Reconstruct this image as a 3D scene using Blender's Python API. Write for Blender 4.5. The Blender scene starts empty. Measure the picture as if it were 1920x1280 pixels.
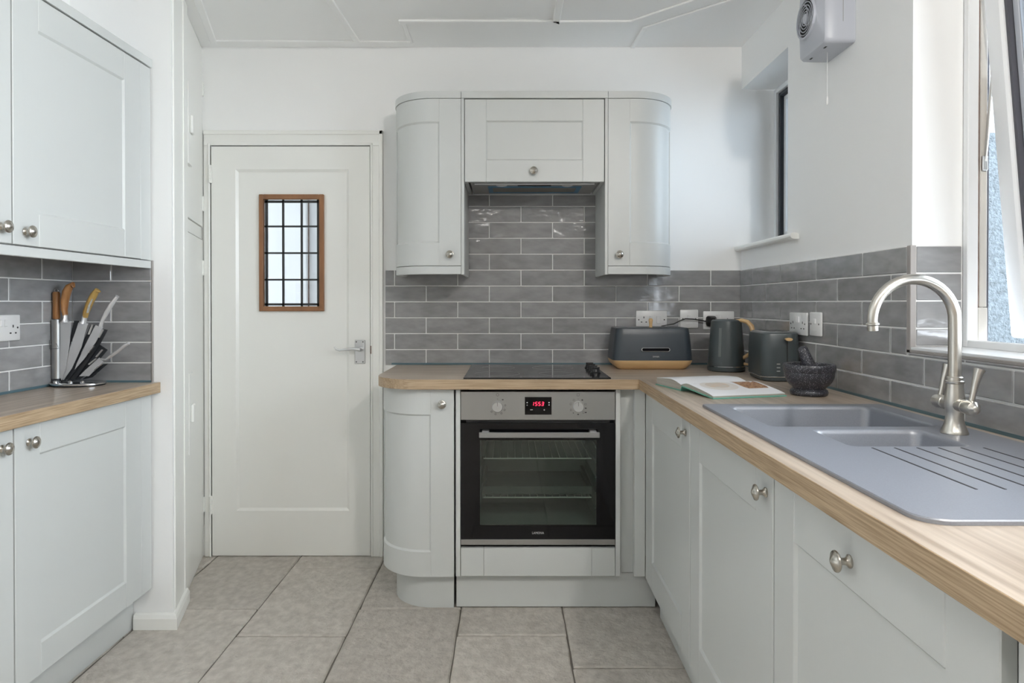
import bpy, bmesh, math, random
from mathutils import Vector, Matrix
random.seed(7)
PI = math.pi
S = bpy.context.scene
C = S.collection
R = math.radians

# ------------------------------------------------------------------ camera, sky, exposure
cam_d = bpy.data.cameras.new('camera'); cam = bpy.data.objects.new('camera', cam_d); C.objects.link(cam)
cam.location = (0, 0, 1.195); cam.rotation_euler = (R(89.6), 0, 0)
cam_d.sensor_width = 36; cam_d.lens = 1250 / 1920 * 36
cam_d.shift_x = 0.0026; cam_d.shift_y = -0.0329
cam_d.clip_start = 0.02
S.camera = cam
S.view_settings.view_transform = 'Standard'; S.view_settings.look = 'None'
S.view_settings.gamma = 1; S.view_settings.use_curve_mapping = False
S.view_settings.exposure = 0.86
W = bpy.data.worlds.new('overcast_sky'); S.world = W; W.use_nodes = True
bgn = W.node_tree.nodes['Background']
bgn.inputs[0].default_value = (0.84, 0.915, 1.0, 1); bgn.inputs[1].default_value = 8.5
S.cycles.max_bounces = 12; S.cycles.diffuse_bounces = 8; S.cycles.transmission_bounces = 10
S.cycles.transparent_max_bounces = 12
S.cycles.caustics_reflective = False; S.cycles.caustics_refractive = False
S.cycles.sample_clamp_indirect = 6

def portal(name, loc, rot, sx, sy):                       # only guides sampling of the sky through an opening
    l = bpy.data.lights.new(name, 'AREA'); l.shape = 'RECTANGLE'; l.size = sx; l.size_y = sy
    l.cycles.is_portal = True
    o = bpy.data.objects.new(name, l); o.location = loc; o.rotation_euler = rot; C.objects.link(o)

ll = bpy.data.lights.new('fill_disc_light', 'AREA'); ll.shape = 'DISK'; ll.size = 0.35; ll.energy = 6.0; ll.color = (1.0, 0.965, 0.91)  # added fill light, out of view above the room
lo = bpy.data.objects.new('fill_disc_light', ll); lo.location = (-0.35, -0.45, 2.37); C.objects.link(lo)

pl = bpy.data.lights.new('fill_point_light', 'POINT'); pl.energy = 37.0; pl.shadow_soft_size = 0.06; pl.color = (1.0, 0.965, 0.91)  # unseen main fill light, added to brighten the room evenly
po = bpy.data.objects.new('fill_point_light', pl); po.location = (0.88, -0.05, 2.335); C.objects.link(po)

# ------------------------------------------------------------------ materials
MATS = {}
def mat(name, col, rough=0.5, metal=0.0, var=0.0, vscale=(4, 4, 4), bump=0.0, bscale=(60, 60, 60), coat=0.0,
        spec=0.5, rand=0.0, col2=None, detail=4.0, bdist=0.002, emit=None, ior=None):
    m = bpy.data.materials.new(name); m.use_nodes = True; MATS[name] = m
    N = m.node_tree.nodes; L = m.node_tree.links; b = N['Principled BSDF']
    b.inputs['Base Color'].default_value = (*col, 1); b.inputs['Roughness'].default_value = rough
    b.inputs['Metallic'].default_value = metal; b.inputs['Specular IOR Level'].default_value = spec
    b.inputs['Coat Weight'].default_value = coat; b.inputs['Coat Roughness'].default_value = 0.05
    if ior: b.inputs['IOR'].default_value = ior
    tc = N.new('ShaderNodeTexCoord'); oi = N.new('ShaderNodeObjectInfo')
    add = N.new('ShaderNodeVectorMath'); add.operation = 'MULTIPLY_ADD'
    L.new(oi.outputs['Random'], add.inputs[0]); add.inputs[1].default_value = (17, 23, 31)
    L.new(tc.outputs['Object'], add.inputs[2])
    def noise(sc, det=detail):
        mp = N.new('ShaderNodeMapping'); mp.inputs['Scale'].default_value = sc
        L.new(add.outputs[0], mp.inputs[0]); n = N.new('ShaderNodeTexNoise')
        n.inputs['Scale'].default_value = 1; n.inputs['Detail'].default_value = det
        L.new(mp.outputs[0], n.inputs['Vector']); return n
    if var or rand:
        mix = N.new('ShaderNodeMix'); mix.data_type = 'RGBA'
        c2 = col2 or tuple(c * (1 - var) for c in col)
        mix.inputs[6].default_value = (*col, 1); mix.inputs[7].default_value = (*c2, 1)
        n = noise(vscale); rp = N.new('ShaderNodeMapRange'); rp.inputs[1].default_value = 0.32; rp.inputs[2].default_value = 0.68
        L.new(n.outputs[0], rp.inputs[0]); L.new(rp.outputs[0], mix.inputs[0])
        out = mix.outputs[2]
        if rand:
            hs = N.new('ShaderNodeHueSaturation'); mr = N.new('ShaderNodeMapRange')
            mr.inputs[3].default_value = 1 - rand; mr.inputs[4].default_value = 1 + rand
            L.new(oi.outputs['Random'], mr.inputs[0]); L.new(mr.outputs[0], hs.inputs['Value'])
            L.new(out, hs.inputs['Color']); out = hs.outputs[0]
        L.new(out, b.inputs['Base Color'])
    if bump:
        n = noise(bscale); bp = N.new('ShaderNodeBump'); bp.inputs['Strength'].default_value = bump
        bp.inputs['Distance'].default_value = bdist
        L.new(n.outputs[0], bp.inputs['Height']); L.new(bp.outputs[0], b.inputs['Normal'])
    if emit:
        b.inputs['Emission Color'].default_value = (*emit[:3], 1); b.inputs['Emission Strength'].default_value = emit[3]
    return m

def glass(name, tint=(1, 1, 1), refl=1.0, rough=0.0):
    m = bpy.data.materials.new(name); m.use_nodes = True; MATS[name] = m
    N = m.node_tree.nodes; L = m.node_tree.links; N.remove(N['Principled BSDF'])
    t = N.new('ShaderNodeBsdfTransparent'); t.inputs[0].default_value = (*tint, 1)
    g = N.new('ShaderNodeBsdfGlossy'); g.inputs['Roughness'].default_value = rough
    f = N.new('ShaderNodeFresnel'); f.inputs[0].default_value = 1.5
    mu = N.new('ShaderNodeMath'); mu.operation = 'MULTIPLY'; mu.inputs[1].default_value = refl
    mx = N.new('ShaderNodeMixShader'); L.new(f.outputs[0], mu.inputs[0]); L.new(mu.outputs[0], mx.inputs[0])
    L.new(t.outputs[0], mx.inputs[1]); L.new(g.outputs[0], mx.inputs[2]); L.new(mx.outputs[0], N['Material Output'].inputs[0])
    return m

mat('wall_paint', (0.90, 0.90, 0.895), 0.55, var=0.02, vscale=(1.5, 1.5, 1.5), bump=0.08, bscale=(90, 90, 90), bdist=0.001)
mat('bounce_cut_paint', (0.42, 0.40, 0.37), 0.6)  # dark tone given to unseen walls to cut bounced light
mat('ceiling_paint', (0.92, 0.92, 0.915), 0.6, bump=0.06, bscale=(60, 60, 60), bdist=0.001)
mat('gloss_paint', (0.85, 0.85, 0.82), 0.28, bump=0.05, bscale=(30, 30, 30), bdist=0.001)
mat('cabinet_paint', (0.605, 0.62, 0.61), 0.38, bump=0.16, bscale=(260, 260, 9), bdist=0.0006)
mat('cabinet_rail_paint', (0.605, 0.62, 0.61), 0.38, bump=0.16, bscale=(9, 260, 260), bdist=0.0006)
mat('cabinet_inside', (0.55, 0.56, 0.53), 0.5)
mat('oak_across', (0.52, 0.435, 0.355), 0.36, ior=1.75, var=0.3, vscale=(3, 75, 75), bump=0.12, bscale=(4, 160, 200), bdist=0.0006, col2=(0.32, 0.25, 0.19))
mat('oak_along', (0.52, 0.435, 0.355), 0.36, ior=1.75, var=0.3, vscale=(75, 3, 75), bump=0.12, bscale=(160, 4, 200), bdist=0.0006, col2=(0.32, 0.25, 0.19))
mat('oak_edge_across', (0.50, 0.375, 0.25), 0.45, var=0.4, vscale=(9, 200, 420), col2=(0.31, 0.215, 0.13))
mat('oak_edge_along', (0.52, 0.39, 0.255), 0.45, var=0.4, vscale=(200, 9, 420), col2=(0.30, 0.205, 0.12))
mat('tile_glaze', (0.335, 0.332, 0.338), 0.12, coat=0.4, var=0.24, vscale=(13, 13, 30), rand=0.07, bump=0.45, bscale=(11, 11, 20), bdist=0.009, detail=2.5)
mat('grout', (0.78, 0.775, 0.77), 0.8)
mat('tile_trim', (0.34, 0.315, 0.30), 0.4)
mat('stone', (0.59, 0.55, 0.50), 0.6, var=0.25, vscale=(34, 26, 30), rand=0.07, bump=1.0, bscale=(70, 70, 70), bdist=0.006, col2=(0.44, 0.405, 0.365), detail=14)
mat('floor_joint', (0.17, 0.155, 0.135), 0.9)
mat('blue_film', (0.085, 0.15, 0.18), 0.35)
mat('blue_tape', (0.055, 0.20, 0.36), 0.4)
mat('nickel', (0.50, 0.47, 0.42), 0.27, 1.0)
mat('brushed_nickel', (0.62, 0.59, 0.54), 0.28, 1.0, bump=0.06, bscale=(20, 20, 400), bdist=0.0005)
mat('satin_steel', (0.42, 0.42, 0.415), 0.33, 1.0, bump=0.05, bscale=(6, 300, 300), bdist=0.0005)
mat('bright_steel', (0.66, 0.67, 0.68), 0.30, 1.0)
mat('knife_steel', (0.74, 0.74, 0.75), 0.26, 0.6)
mat('rack_wire', (0.85, 0.85, 0.82), 0.35)
mat('handle_steel', (0.40, 0.40, 0.41), 0.35, 1.0)
mat('gauge_grey', (0.11, 0.125, 0.125), 0.35)
mat('enamel_dark', (0.11, 0.12, 0.115), 0.4)
mat('chrome', (0.75, 0.75, 0.76), 0.12, 1.0)
mat('black_glass', (0.004, 0.004, 0.005), 0.06, spec=0.3)
mat('hob_glass', (0.014, 0.014, 0.016), 0.09)
mat('black_plastic', (0.012, 0.012, 0.013), 0.35)
mat('vent_black', (0.006, 0.006, 0.008), 0.9, spec=0.1)
mat('dark_gap', (0.03, 0.03, 0.03), 0.8)
mat('sink_composite', (0.19, 0.205, 0.245), 0.42, ior=2.3, var=0.15, vscale=(400, 400, 400), bump=0.1, bscale=(500, 500, 500), bdist=0.0003)
mat('groove_shade', (0.02, 0.02, 0.022), 0.5)  # shade inside the drainer grooves, put into a near-black colour
mat('white_plastic', (0.78, 0.78, 0.78), 0.3)
mat('fan_plastic', (0.50, 0.52, 0.575), 0.35)
mat('upvc', (0.80, 0.81, 0.82), 0.3)
mat('old_timber', (0.62, 0.59, 0.54), 0.6, var=0.2, vscale=(12, 12, 3))
mat('rusty_edge', (0.16, 0.09, 0.07), 0.8, var=0.5, vscale=(60, 60, 40), col2=(0.27, 0.20, 0.17))
mat('grey_seal', (0.075, 0.075, 0.09), 0.5)
mat('grey_frame', (0.035, 0.04, 0.05), 0.4)
mat('roughcast_lit', (0.27, 0.28, 0.29), 0.9, var=0.12, vscale=(70, 70, 70), bump=0.8, bscale=(80, 80, 80), bdist=0.02)  # upper part of the same outside wall, its bright light put into the colour
mat('roughcast_shaded', (0.080, 0.098, 0.110), 0.9, var=0.45, vscale=(45, 45, 45), bump=1.0, bscale=(90, 90, 90), bdist=0.02)  # lower part of the same outside wall, its shade put into the colour
mat('paving', (0.80, 0.80, 0.78), 0.9, var=0.2, vscale=(3, 3, 3))
mat('appliance_grey', (0.050, 0.062, 0.066), 0.33)
mat('bin_grey', (0.036, 0.047, 0.060), 0.36)
mat('beech', (0.66, 0.45, 0.235), 0.42, var=0.2, vscale=(6, 30, 40), col2=(0.56, 0.36, 0.17))
mat('olive_wood', (0.46, 0.23, 0.085), 0.4, var=0.5, vscale=(40, 40, 9), col2=(0.24, 0.095, 0.03))
mat('yellow_wood', (0.50, 0.33, 0.10), 0.4, var=0.4, vscale=(40, 40, 12), col2=(0.33, 0.19, 0.05))
mat('worn_patch', (0.50, 0.49, 0.45), 0.6, var=0.3, vscale=(80, 80, 80))
mat('red_brown_frame', (0.29, 0.135, 0.060), 0.45, var=0.25, vscale=(30, 30, 6))
mat('lead', (0.05, 0.052, 0.052), 0.5, 0.3)
mat('granite', (0.032, 0.033, 0.042), 0.38, bump=0.1, bscale=(120, 120, 120))
mat('page', (0.80, 0.81, 0.84), 0.6)
mat('page_block', (0.46, 0.43, 0.38), 0.8, var=0.25, vscale=(4, 4, 900))
mat('mint_cover', (0.15, 0.42, 0.34), 0.4)
mat('red_led', (0.2, 0.0, 0.01), 0.5, emit=(1.0, 0.02, 0.06, 3.0))
mat('oven_inside', (0.40, 0.44, 0.42), 0.4)
mat('hood_grey', (0.33, 0.33, 0.32), 0.4)
mat('print_grey', (0.30, 0.30, 0.30), 0.5)
mat('print_light', (0.55, 0.55, 0.55), 0.5)
mat('print_dark', (0.04, 0.04, 0.04), 0.5)
mat('warm_filter', (0.22, 0.19, 0.15), 0.4, 0.6)
mat('hall_paint', (0.82, 0.82, 0.82), 0.6)
mat('acrylic_dark', (0.02, 0.022, 0.026), 0.12)
glass('clear_glass', (0.97, 0.985, 0.985))
glass('grey_dimming_glass', (0.66, 0.70, 0.73))  # tint put in to dim the sky light through the far window
glass('oven_glass', (0.74, 0.80, 0.77), 1.2)
glass('tinted_acrylic', (0.45, 0.48, 0.52), 1.0)
def granite_specks():
    m = MATS['granite']; N = m.node_tree.nodes; L = m.node_tree.links; b = N['Principled BSDF']
    tc = N.new('ShaderNodeTexCoord'); v = N.new('ShaderNodeTexVoronoi'); v.inputs['Scale'].default_value = 230
    L.new(tc.outputs['Object'], v.inputs['Vector'])
    r = N.new('ShaderNodeValToRGB'); r.color_ramp.elements[0].position = 0.10; r.color_ramp.elements[0].color = (0.42, 0.42, 0.46, 1)
    r.color_ramp.elements[1].position = 0.30; r.color_ramp.elements[1].color = (0.030, 0.031, 0.040, 1)
    L.new(v.outputs['Distance'], r.inputs[0]); L.new(r.outputs[0], b.inputs['Base Color'])
granite_specks()

# ------------------------------------------------------------------ mesh helpers
def link(o, parent):
    C.objects.link(o)
    if parent is not None: o.parent = parent
    return o
def obj(name, bm, m, parent=None, smooth=False, auto=None):
    me = bpy.data.meshes.new(name)
    bmesh.ops.recalc_face_normals(bm, faces=bm.faces)
    bm.to_mesh(me); bm.free()
    ms = m if isinstance(m, (list, tuple)) else [m]
    for k in ms: me.materials.append(MATS[k])
    if smooth:
        me.shade_smooth()
        if auto is None: auto = 35
        me.set_sharp_from_angle(angle=R(auto))
    return link(bpy.data.objects.new(name, me), parent)
def thing(name, label, cat, loc=(0, 0, 0), rotz=0, group=None):
    o = bpy.data.objects.new(name, None); o.empty_display_size = 0.05
    o.location = loc; o.rotation_euler = (0, 0, rotz)
    o['label'] = label; o['category'] = cat
    if group: o['group'] = group
    return link(o, None)
def tag(o, label, cat, group=None):
    o['label'] = label; o['category'] = cat
    if group: o['group'] = group
    return o
def struct(name, bm, m, parent=None, label=None, cat=None, loc=None, rotz=0):
    o = obj(name, bm, m, parent)
    if parent is None: o['kind'] = 'structure'
    if label: o['label'] = label
    if cat: o['category'] = cat
    if loc: o.location = loc
    o.rotation_euler = (0, 0, rotz)
    return o
def BM(): return bmesh.new()
def box(bm, x0, x1, y0, y1, z0, z1, bev=0.0, seg=1, mi=0, mtx=None):
    vs = [bm.verts.new((x, y, z)) for x in (x0, x1) for y in (y0, y1) for z in (z0, z1)]
    idx = [(0, 1, 3, 2), (4, 6, 7, 5), (0, 4, 5, 1), (2, 3, 7, 6), (0, 2, 6, 4), (1, 5, 7, 3)]
    fs = [bm.faces.new([vs[i] for i in f]) for f in idx]
    new_v = vs
    if bev > 0:
        es = list({e for f in fs for e in f.edges})
        r = bmesh.ops.bevel(bm, geom=es, offset=bev, segments=seg, affect='EDGES', profile=0.5)
        fs = list({f for f in r['faces']} | {f for f in fs if f.is_valid})
        new_v = list({v for f in fs for v in f.verts})
    for f in fs: f.material_index = mi
    if mtx is not None: bmesh.ops.transform(bm, matrix=mtx, verts=new_v)
    return fs
def bx(*a, **k):
    bm = BM(); box(bm, *a, **k); return bm
def prism(bm, pts, z0, z1, mi=0, bev=0.0, side_mi=None):          # plan polygon extruded upward
    lo = [bm.verts.new((x, y, z0)) for x, y in pts]; hi = [bm.verts.new((x, y, z1)) for x, y in pts]
    n = len(pts); fs = [bm.faces.new(lo[::-1]), bm.faces.new(hi)]
    for f in fs: f.material_index = mi
    for i in range(n):
        f = bm.faces.new((lo[i], lo[(i + 1) % n], hi[(i + 1) % n], hi[i])); f.material_index = mi if side_mi is None else side_mi
        fs.append(f)
    return fs
def lathe(bm, prof, seg=24, mtx=None, mi=0, cap=True):            # (radius, height) pairs about local z
    rings = []
    for r, z in prof:
        rings.append([bm.verts.new((r * math.cos(2 * PI * k / seg), r * math.sin(2 * PI * k / seg), z)) for k in range(seg)])
    fs = []
    for a, b in zip(rings, rings[1:]):
        for k in range(seg):
            fs.append(bm.faces.new((a[k], a[(k + 1) % seg], b[(k + 1) % seg], b[k])))
    if cap:
        fs.append(bm.faces.new(rings[0][::-1])); fs.append(bm.faces.new(rings[-1]))
    for f in fs: f.material_index = mi
    if mtx is not None: bmesh.ops.transform(bm, matrix=mtx, verts=[v for rr in rings for v in rr])
    return fs
def tube(bm, pts, rad, seg=12, mi=0, cap=True, flat=1.0):         # swept circle (rad may be a list)
    P = [Vector(p) for p in pts]; n = len(P)
    rad = rad if isinstance(rad, (list, tuple)) else [rad] * n
    rings = []; t0 = (P[1] - P[0]).normalized()
    up = Vector((0, 0, 1)) if abs(t0.z) < 0.9 else Vector((1, 0, 0))
    u = t0.cross(up).normalized()
    for i in range(n):
        t = (P[min(i + 1, n - 1)] - P[max(i - 1, 0)]).normalized()
        u = (u - t * u.dot(t)).normalized(); v = t.cross(u)
        rings.append([bm.verts.new(P[i] + (u * math.cos(2 * PI * k / seg) + v * math.sin(2 * PI * k / seg) * flat) * rad[i]) for k in range(seg)])
    fs = []
    for a, b in zip(rings, rings[1:]):
        for k in range(seg): fs.append(bm.faces.new((a[k], a[(k + 1) % seg], b[(k + 1) % seg], b[k])))
    if cap: fs += [bm.faces.new(rings[0][::-1]), bm.faces.new(rings[-1])]
    for f in fs: f.material_index = mi
    return fs
def loft(bm, rings, cap=True, mi=0):                              # rings of equal vertex count
    V = [[bm.verts.new(p) for p in r] for r in rings]; n = len(V[0]); fs = []
    for a, b in zip(V, V[1:]):
        for k in range(n): fs.append(bm.faces.new((a[k], a[(k + 1) % n], b[(k + 1) % n], b[k])))
    if cap: fs += [bm.faces.new(V[0][::-1]), bm.faces.new(V[-1])]
    for f in fs: f.material_index = mi
    return fs
def rrect(cx, cy, w, d, r, n=5):                                  # rounded rectangle in plan
    out = []
    for sx, sy, a0 in ((1, 1, 0), (-1, 1, 90), (-1, -1, 180), (1, -1, 270)):
        for k in range(n + 1):
            a = R(a0 + 90 * k / n)
            out.append((cx + sx * (w / 2 - r) + r * math.cos(a), cy + sy * (d / 2 - r) + r * math.sin(a)))
    return out
def rring(cx, cy, w, d, r, z, n=5): return [(x, y, z) for x, y in rrect(cx, cy, w, d, r, n)]
def flat_text(name, body, size, m, parent, mtx, depth=0.0003):
    cu = bpy.data.curves.new(name, 'FONT'); cu.body = body; cu.size = size; cu.align_x = 'CENTER'; cu.align_y = 'CENTER'; cu.extrude = depth
    cu.resolution_u = 3
    tmp = bpy.data.objects.new(name + '_source', cu); C.objects.link(tmp)
    dg = bpy.context.evaluated_depsgraph_get(); me = bpy.data.meshes.new_from_object(tmp.evaluated_get(dg))
    bpy.data.objects.remove(tmp); me.transform(mtx); me.materials.clear(); me.materials.append(MATS[m])
    me.name = name
    return link(bpy.data.objects.new(name, me), parent)
FACE_FRONT = Matrix.Rotation(R(90), 4, 'X')                       # local +z of a flat shape turned towards -y

# ------------------------------------------------------------------ key sizes (metres)
ZW = 0.905        # worktop top
YB = 3.148        # plaster of the back wall
YT = 3.140        # tile face on the back wall
XR = 1.094        # plaster of the right wall
XT = 1.086        # tile face on the right wall
ZC = 2.40         # ceiling
LEFT_O = (-1.281, 2.44, 0); LEFT_A = -0.0175                      # left run: front corner of the worktop and its slight turn
Z0, PITCH = 0.902, 0.0748                                         # tile rows
GAP = 0.0046

# ------------------------------------------------------------------ floor with stone tiles
fl = struct('floor', bx(-2.2, 1.6, -2.6, YB + 0.05, -0.06, -0.008), 'floor_joint')
ST = 0.398; SL = 0.619
cols = [(-2.185, 2.80), (-1.782, 2.39), (-1.3825, 2.604), (-0.985, 3.008), (-0.587, 2.604), (-0.190, 2.393), (0.208, 2.80), (0.606, 2.60)]
stone_cache = {}
def stone_tile(x0, x1, y0, y1):
    w, d = x1 - x0, y1 - y0
    key = (round(w, 3), round(d, 3))
    if key not in stone_cache:
        bm = BM(); n = 7
        pts = []
        for (ax, ay), (bx_, by_) in (((0, 0), (w, 0)), ((w, 0), (w, d)), ((w, d), (0, d)), ((0, d), (0, 0))):
            for k in range(n):
                t = k / n
                j = 0.0022
                pts.append((ax + (bx_ - ax) * t + random.uniform(-j, j), ay + (by_ - ay) * t + random.uniform(-j, j)))
        cxm, cym = w / 2, d / 2
        low = [(x, y, -0.02) for x, y in pts]; mid = [(x, y, -0.004) for x, y in pts]
        top = [(x + (cxm - x) / w * 0.010, y + (cym - y) / d * 0.010, 0.0) for x, y in pts]
        loft(bm, [low, mid, top])
        me = bpy.data.meshes.new('stone_tile'); bmesh.ops.recalc_face_normals(bm, faces=bm.faces); bm.to_mesh(me); bm.free()
        me.materials.append(MATS['stone']); stone_cache[key] = me
    o = bpy.data.objects.new('stone_tile', stone_cache[key]); link(o, fl)
    o.location = (x0, y0, random.uniform(-0.0012, 0.0))
for i, (xc, yj) in enumerate(cols):
    g = 0.003
    y = yj + SL * 2
    while y > -2.5:
        y1 = min(y, YB + 0.03); y0 = y - SL
        if y1 - y0 > 0.03 and y0 < YB: stone_tile(xc + g, xc + ST - g, y0 + g, y1 - g)
        y -= SL

# ------------------------------------------------------------------ ceiling with battens
ce = struct('ceiling', bx(-2.2, 1.6, -2.6, YB + 0.1, ZC, ZC + 0.1), 'ceiling_paint')
def batten(pts, w=0.030, h=0.008):
    for n_, ((ax, ay), (bx2, by2)) in enumerate(zip(pts, pts[1:])):
        h = h - 0.0007 * n_
        d = Vector((bx2 - ax, by2 - ay, 0)); L_ = d.length
        bm = BM(); box(bm, -w / 2, L_ + w / 2, -w / 2, w / 2, -h, 0.001, 0.003)
        o = obj('batten', bm, 'ceiling_paint', ce); o.location = (ax, ay, ZC); o.rotation_euler = (0, 0, math.atan2(d.y, d.x))
for lx, ly, lr in ((0.88, -0.05, 0.09), (-0.35, -0.45, 0.20)):           # made-up discs above the two added fill lights, out of view
    bm = BM(); lathe(bm, [(lr * 0.9, ZC - 0.018), (lr, ZC - 0.012), (lr, ZC + 0.001)], 28, Matrix.Translation((lx, ly, 0))); obj('fill_light_base', bm, 'white_plastic', ce, True)
batten([(-0.95, 1.7), (-1.362, 3.075), (-0.467, 3.083)])
batten([(-0.745, 1.7), (-0.700, 3.07)])
batten([(-0.455, 2.858), (0.20, 2.860)], 0.034)
batten([(0.20, 2.845), (0.203, 1.7)])
batten([(0.21, 2.860), (0.522, 2.856), (1.02, 2.39)], 0.022)
batten([(0.580, 3.134), (0.592, 2.922), (1.05, 2.495)], 0.022)
batten([(-0.455, 2.858), (-0.455, 3.083)], 0.022, 0.004)

# ------------------------------------------------------------------ walls
bm = BM()
box(bm, -1.75, -1.4046, YB, YB + 0.1, 0, ZC)
box(bm, -1.4046, -0.653, YB, YB + 0.1, 1.935, ZC)
box(bm, -0.653, 1.40, YB, YB + 0.1, 0, ZC)
wall_back = struct('wall_back', bm, 'wall_paint')
w1y0, w1z0, w1z1 = 2.624, 1.455, 2.200
w2y0, w2y1, w2z0, w2z1 = 0.35, 1.812, 1.068, 2.33
XO = 1.30
bm = BM()
box(bm, XR, XO, -2.6, -2.3, 0, ZC); box(bm, XR, XO, -2.3, -0.25, 0, w2z0); box(bm, XR, XO, -2.3, -0.25, w2z1, ZC); box(bm, XR, XO, -0.25, w2y0, 0, ZC); box(bm, XR, XO, w2y0, w2y1, 0, w2z0); box(bm, XR, XO, w2y0, w2y1, w2z1, ZC)
box(bm, XR, XO, w2y1, w1y0, 0, ZC); box(bm, XR, XO, w1y0, YB, 0, w1z0); box(bm, XR, XO, w1y0, YB, w1z1, ZC)
wall_right = struct('wall_right', bm, 'wall_paint')
wall_left = struct('wall_left', bx(-0.42, -0.328, -2.6, 0.3, 0, ZC), 'wall_paint', loc=LEFT_O, rotz=LEFT_A)
wall_left_rear = struct('wall_left_rear', bx(-0.42, -0.328, -5.1, -2.601, 0, ZC), 'bounce_cut_paint', loc=LEFT_O, rotz=LEFT_A)  # unseen rear length of the left wall, split off for the darker tone
sl = 0.292
bm = BM()
prism(bm, [(-1.80, 2.448), (-1.238, 2.448), (-1.238 - sl * 0.262, 2.71), (-1.80, 2.71)], 0, ZC)
wall_return = struct('wall_return', bm, 'wall_paint')
bm = BM()
prism(bm, [(-1.80, 2.712), (-1.334, 2.712), (-1.46, 3.147), (-1.80, 3.147)], 0, ZC)
wall_angled = struct('wall_angled', bm, 'wall_paint')
# far end of the room behind the camera: plain wall and a second window on the right
bm = BM(); box(bm, -1.80, 1.40, -2.6, -2.5, 0, ZC); wall_rear = struct('wall_rear', bm, 'bounce_cut_paint')
bm = BM()
for y in (-2.29, -1.30, -0.31): box(bm, 1.23, 1.28, y, y + 0.05, w2z0 + 0.01, w2z1)
for z in (w2z0 + 0.01, w2z1 - 0.05): box(bm, 1.231, 1.279, -2.24, -0.31, z, z + 0.05)
window_3 = struct('window_3', bm, 'upvc')
obj('pane', bx(1.250, 1.256, -2.27, -0.28, w2z0 + 0.03, w2z1 - 0.02), 'clear_glass', window_3)
portal('sky_portal_behind', (1.42, -1.28, 1.70), (0, R(90), 0), 1.26, 2.05)

# ------------------------------------------------------------------ wall tiles
tile_cache = {}
def tile_mesh(w, h, t=0.008):
    k = (round(w, 4), round(h, 4))
    if k not in tile_cache:
        bm = BM(); box(bm, 0, w, -t, 0.0, 0, h, 0.0016)
        me = bpy.data.meshes.new('tile'); bmesh.ops.recalc_face_normals(bm, faces=bm.faces); bm.to_mesh(me); bm.free()
        me.materials.append(MATS['tile_glaze']); tile_cache[k] = me
    return tile_cache[k]
def tile_panel(wall, origin, rotz, u0, u1, joints, rows, zclip=(0, 9), pitch=0.298, gr=True, thick=0.008):
    """tiles on a vertical face: local u runs along the wall, -y is out of it; joints[row % 2] = one joint position"""
    M_ = Matrix.Translation(origin) @ Matrix.Rotation(rotz, 4, 'Z')
    inv = wall.matrix_basis.inverted()
    zs = []
    for r in rows:
        z0, z1 = max(Z0 + PITCH * r, zclip[0]), min(Z0 + PITCH * (r + 1), zclip[1])
        if z1 - z0 < 0.008: continue
        zs += [z0, z1]
        j = joints[r % 2]
        cuts = [u0] if j is None else [u0] + [j + pitch * k for k in range(-30, 31) if u0 + 0.012 < j + pitch * k < u1 - 0.012]
        cuts += [u1]
        for a, b in zip(cuts, cuts[1:]):
            o = bpy.data.objects.new('tile', tile_mesh(b - a - GAP, z1 - z0 - GAP)); link(o, wall)
            rx = Matrix.Rotation(random.uniform(-1, 1) * 0.0035, 4, 'X') @ Matrix.Rotation(random.uniform(-1, 1) * 0.003, 4, 'Z')
            o.matrix_basis = inv @ M_ @ Matrix.Translation((a + GAP / 2, 0, z0 + GAP / 2)) @ rx
    if gr:
        bm = BM(); box(bm, u0, u1, -thick + 0.0022, 0, min(zs), max(zs))
        o = obj('grout', bm, 'grout', wall); o.matrix_basis = inv @ M_
tile_panel(wall_back, (0, YB, 0), 0, -0.585, XR - 0.003, (-0.392, -0.541), range(0, 6))
tile_panel(wall_back, (0, YB, 0), 0, -0.205, 0.42, (-0.392, -0.541), range(6, 11), zclip=(0, 1.704))
# right wall: local u = -world y
tile_panel(wall_right, (XR, 0, 0), R(-90), -(YB - 0.008), -1.822, (-2.8245, -2.979), range(2, 6), pitch=0.3085)
tile_panel(wall_right, (XR, 0, 0), R(-90), -(YB - 0.008), 0.6, (-2.8245, -2.979), range(0, 2), pitch=0.3085)
tile_panel(wall_right, (XR, 0, 0), R(-90), -1.818, -0.30, (-2.8245, -2.979), range(2, 3), zclip=(0, 1.0605), pitch=0.3085)
# window reveal (faces the camera)
tile_panel(wall_right, (0, w2y1, 0), 0, XR + 0.006, 1.226, (None, None), range(2, 6), zclip=(1.078, 9))
# left wall and its return
LM = Matrix.Translation(LEFT_O) @ Matrix.Rotation(LEFT_A, 4, 'Z')
tile_panel(wall_left, tuple(LM @ Vector((-0.328, 0, 0))), R(90) + LEFT_A, -2.4, 0.0, (-0.304, -0.155), range(0, 6))
tile_panel(wall_return, (0, 2.448, 0), 0, -1.601, -1.309, (None, -1.457), range(0, 6))
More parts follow.
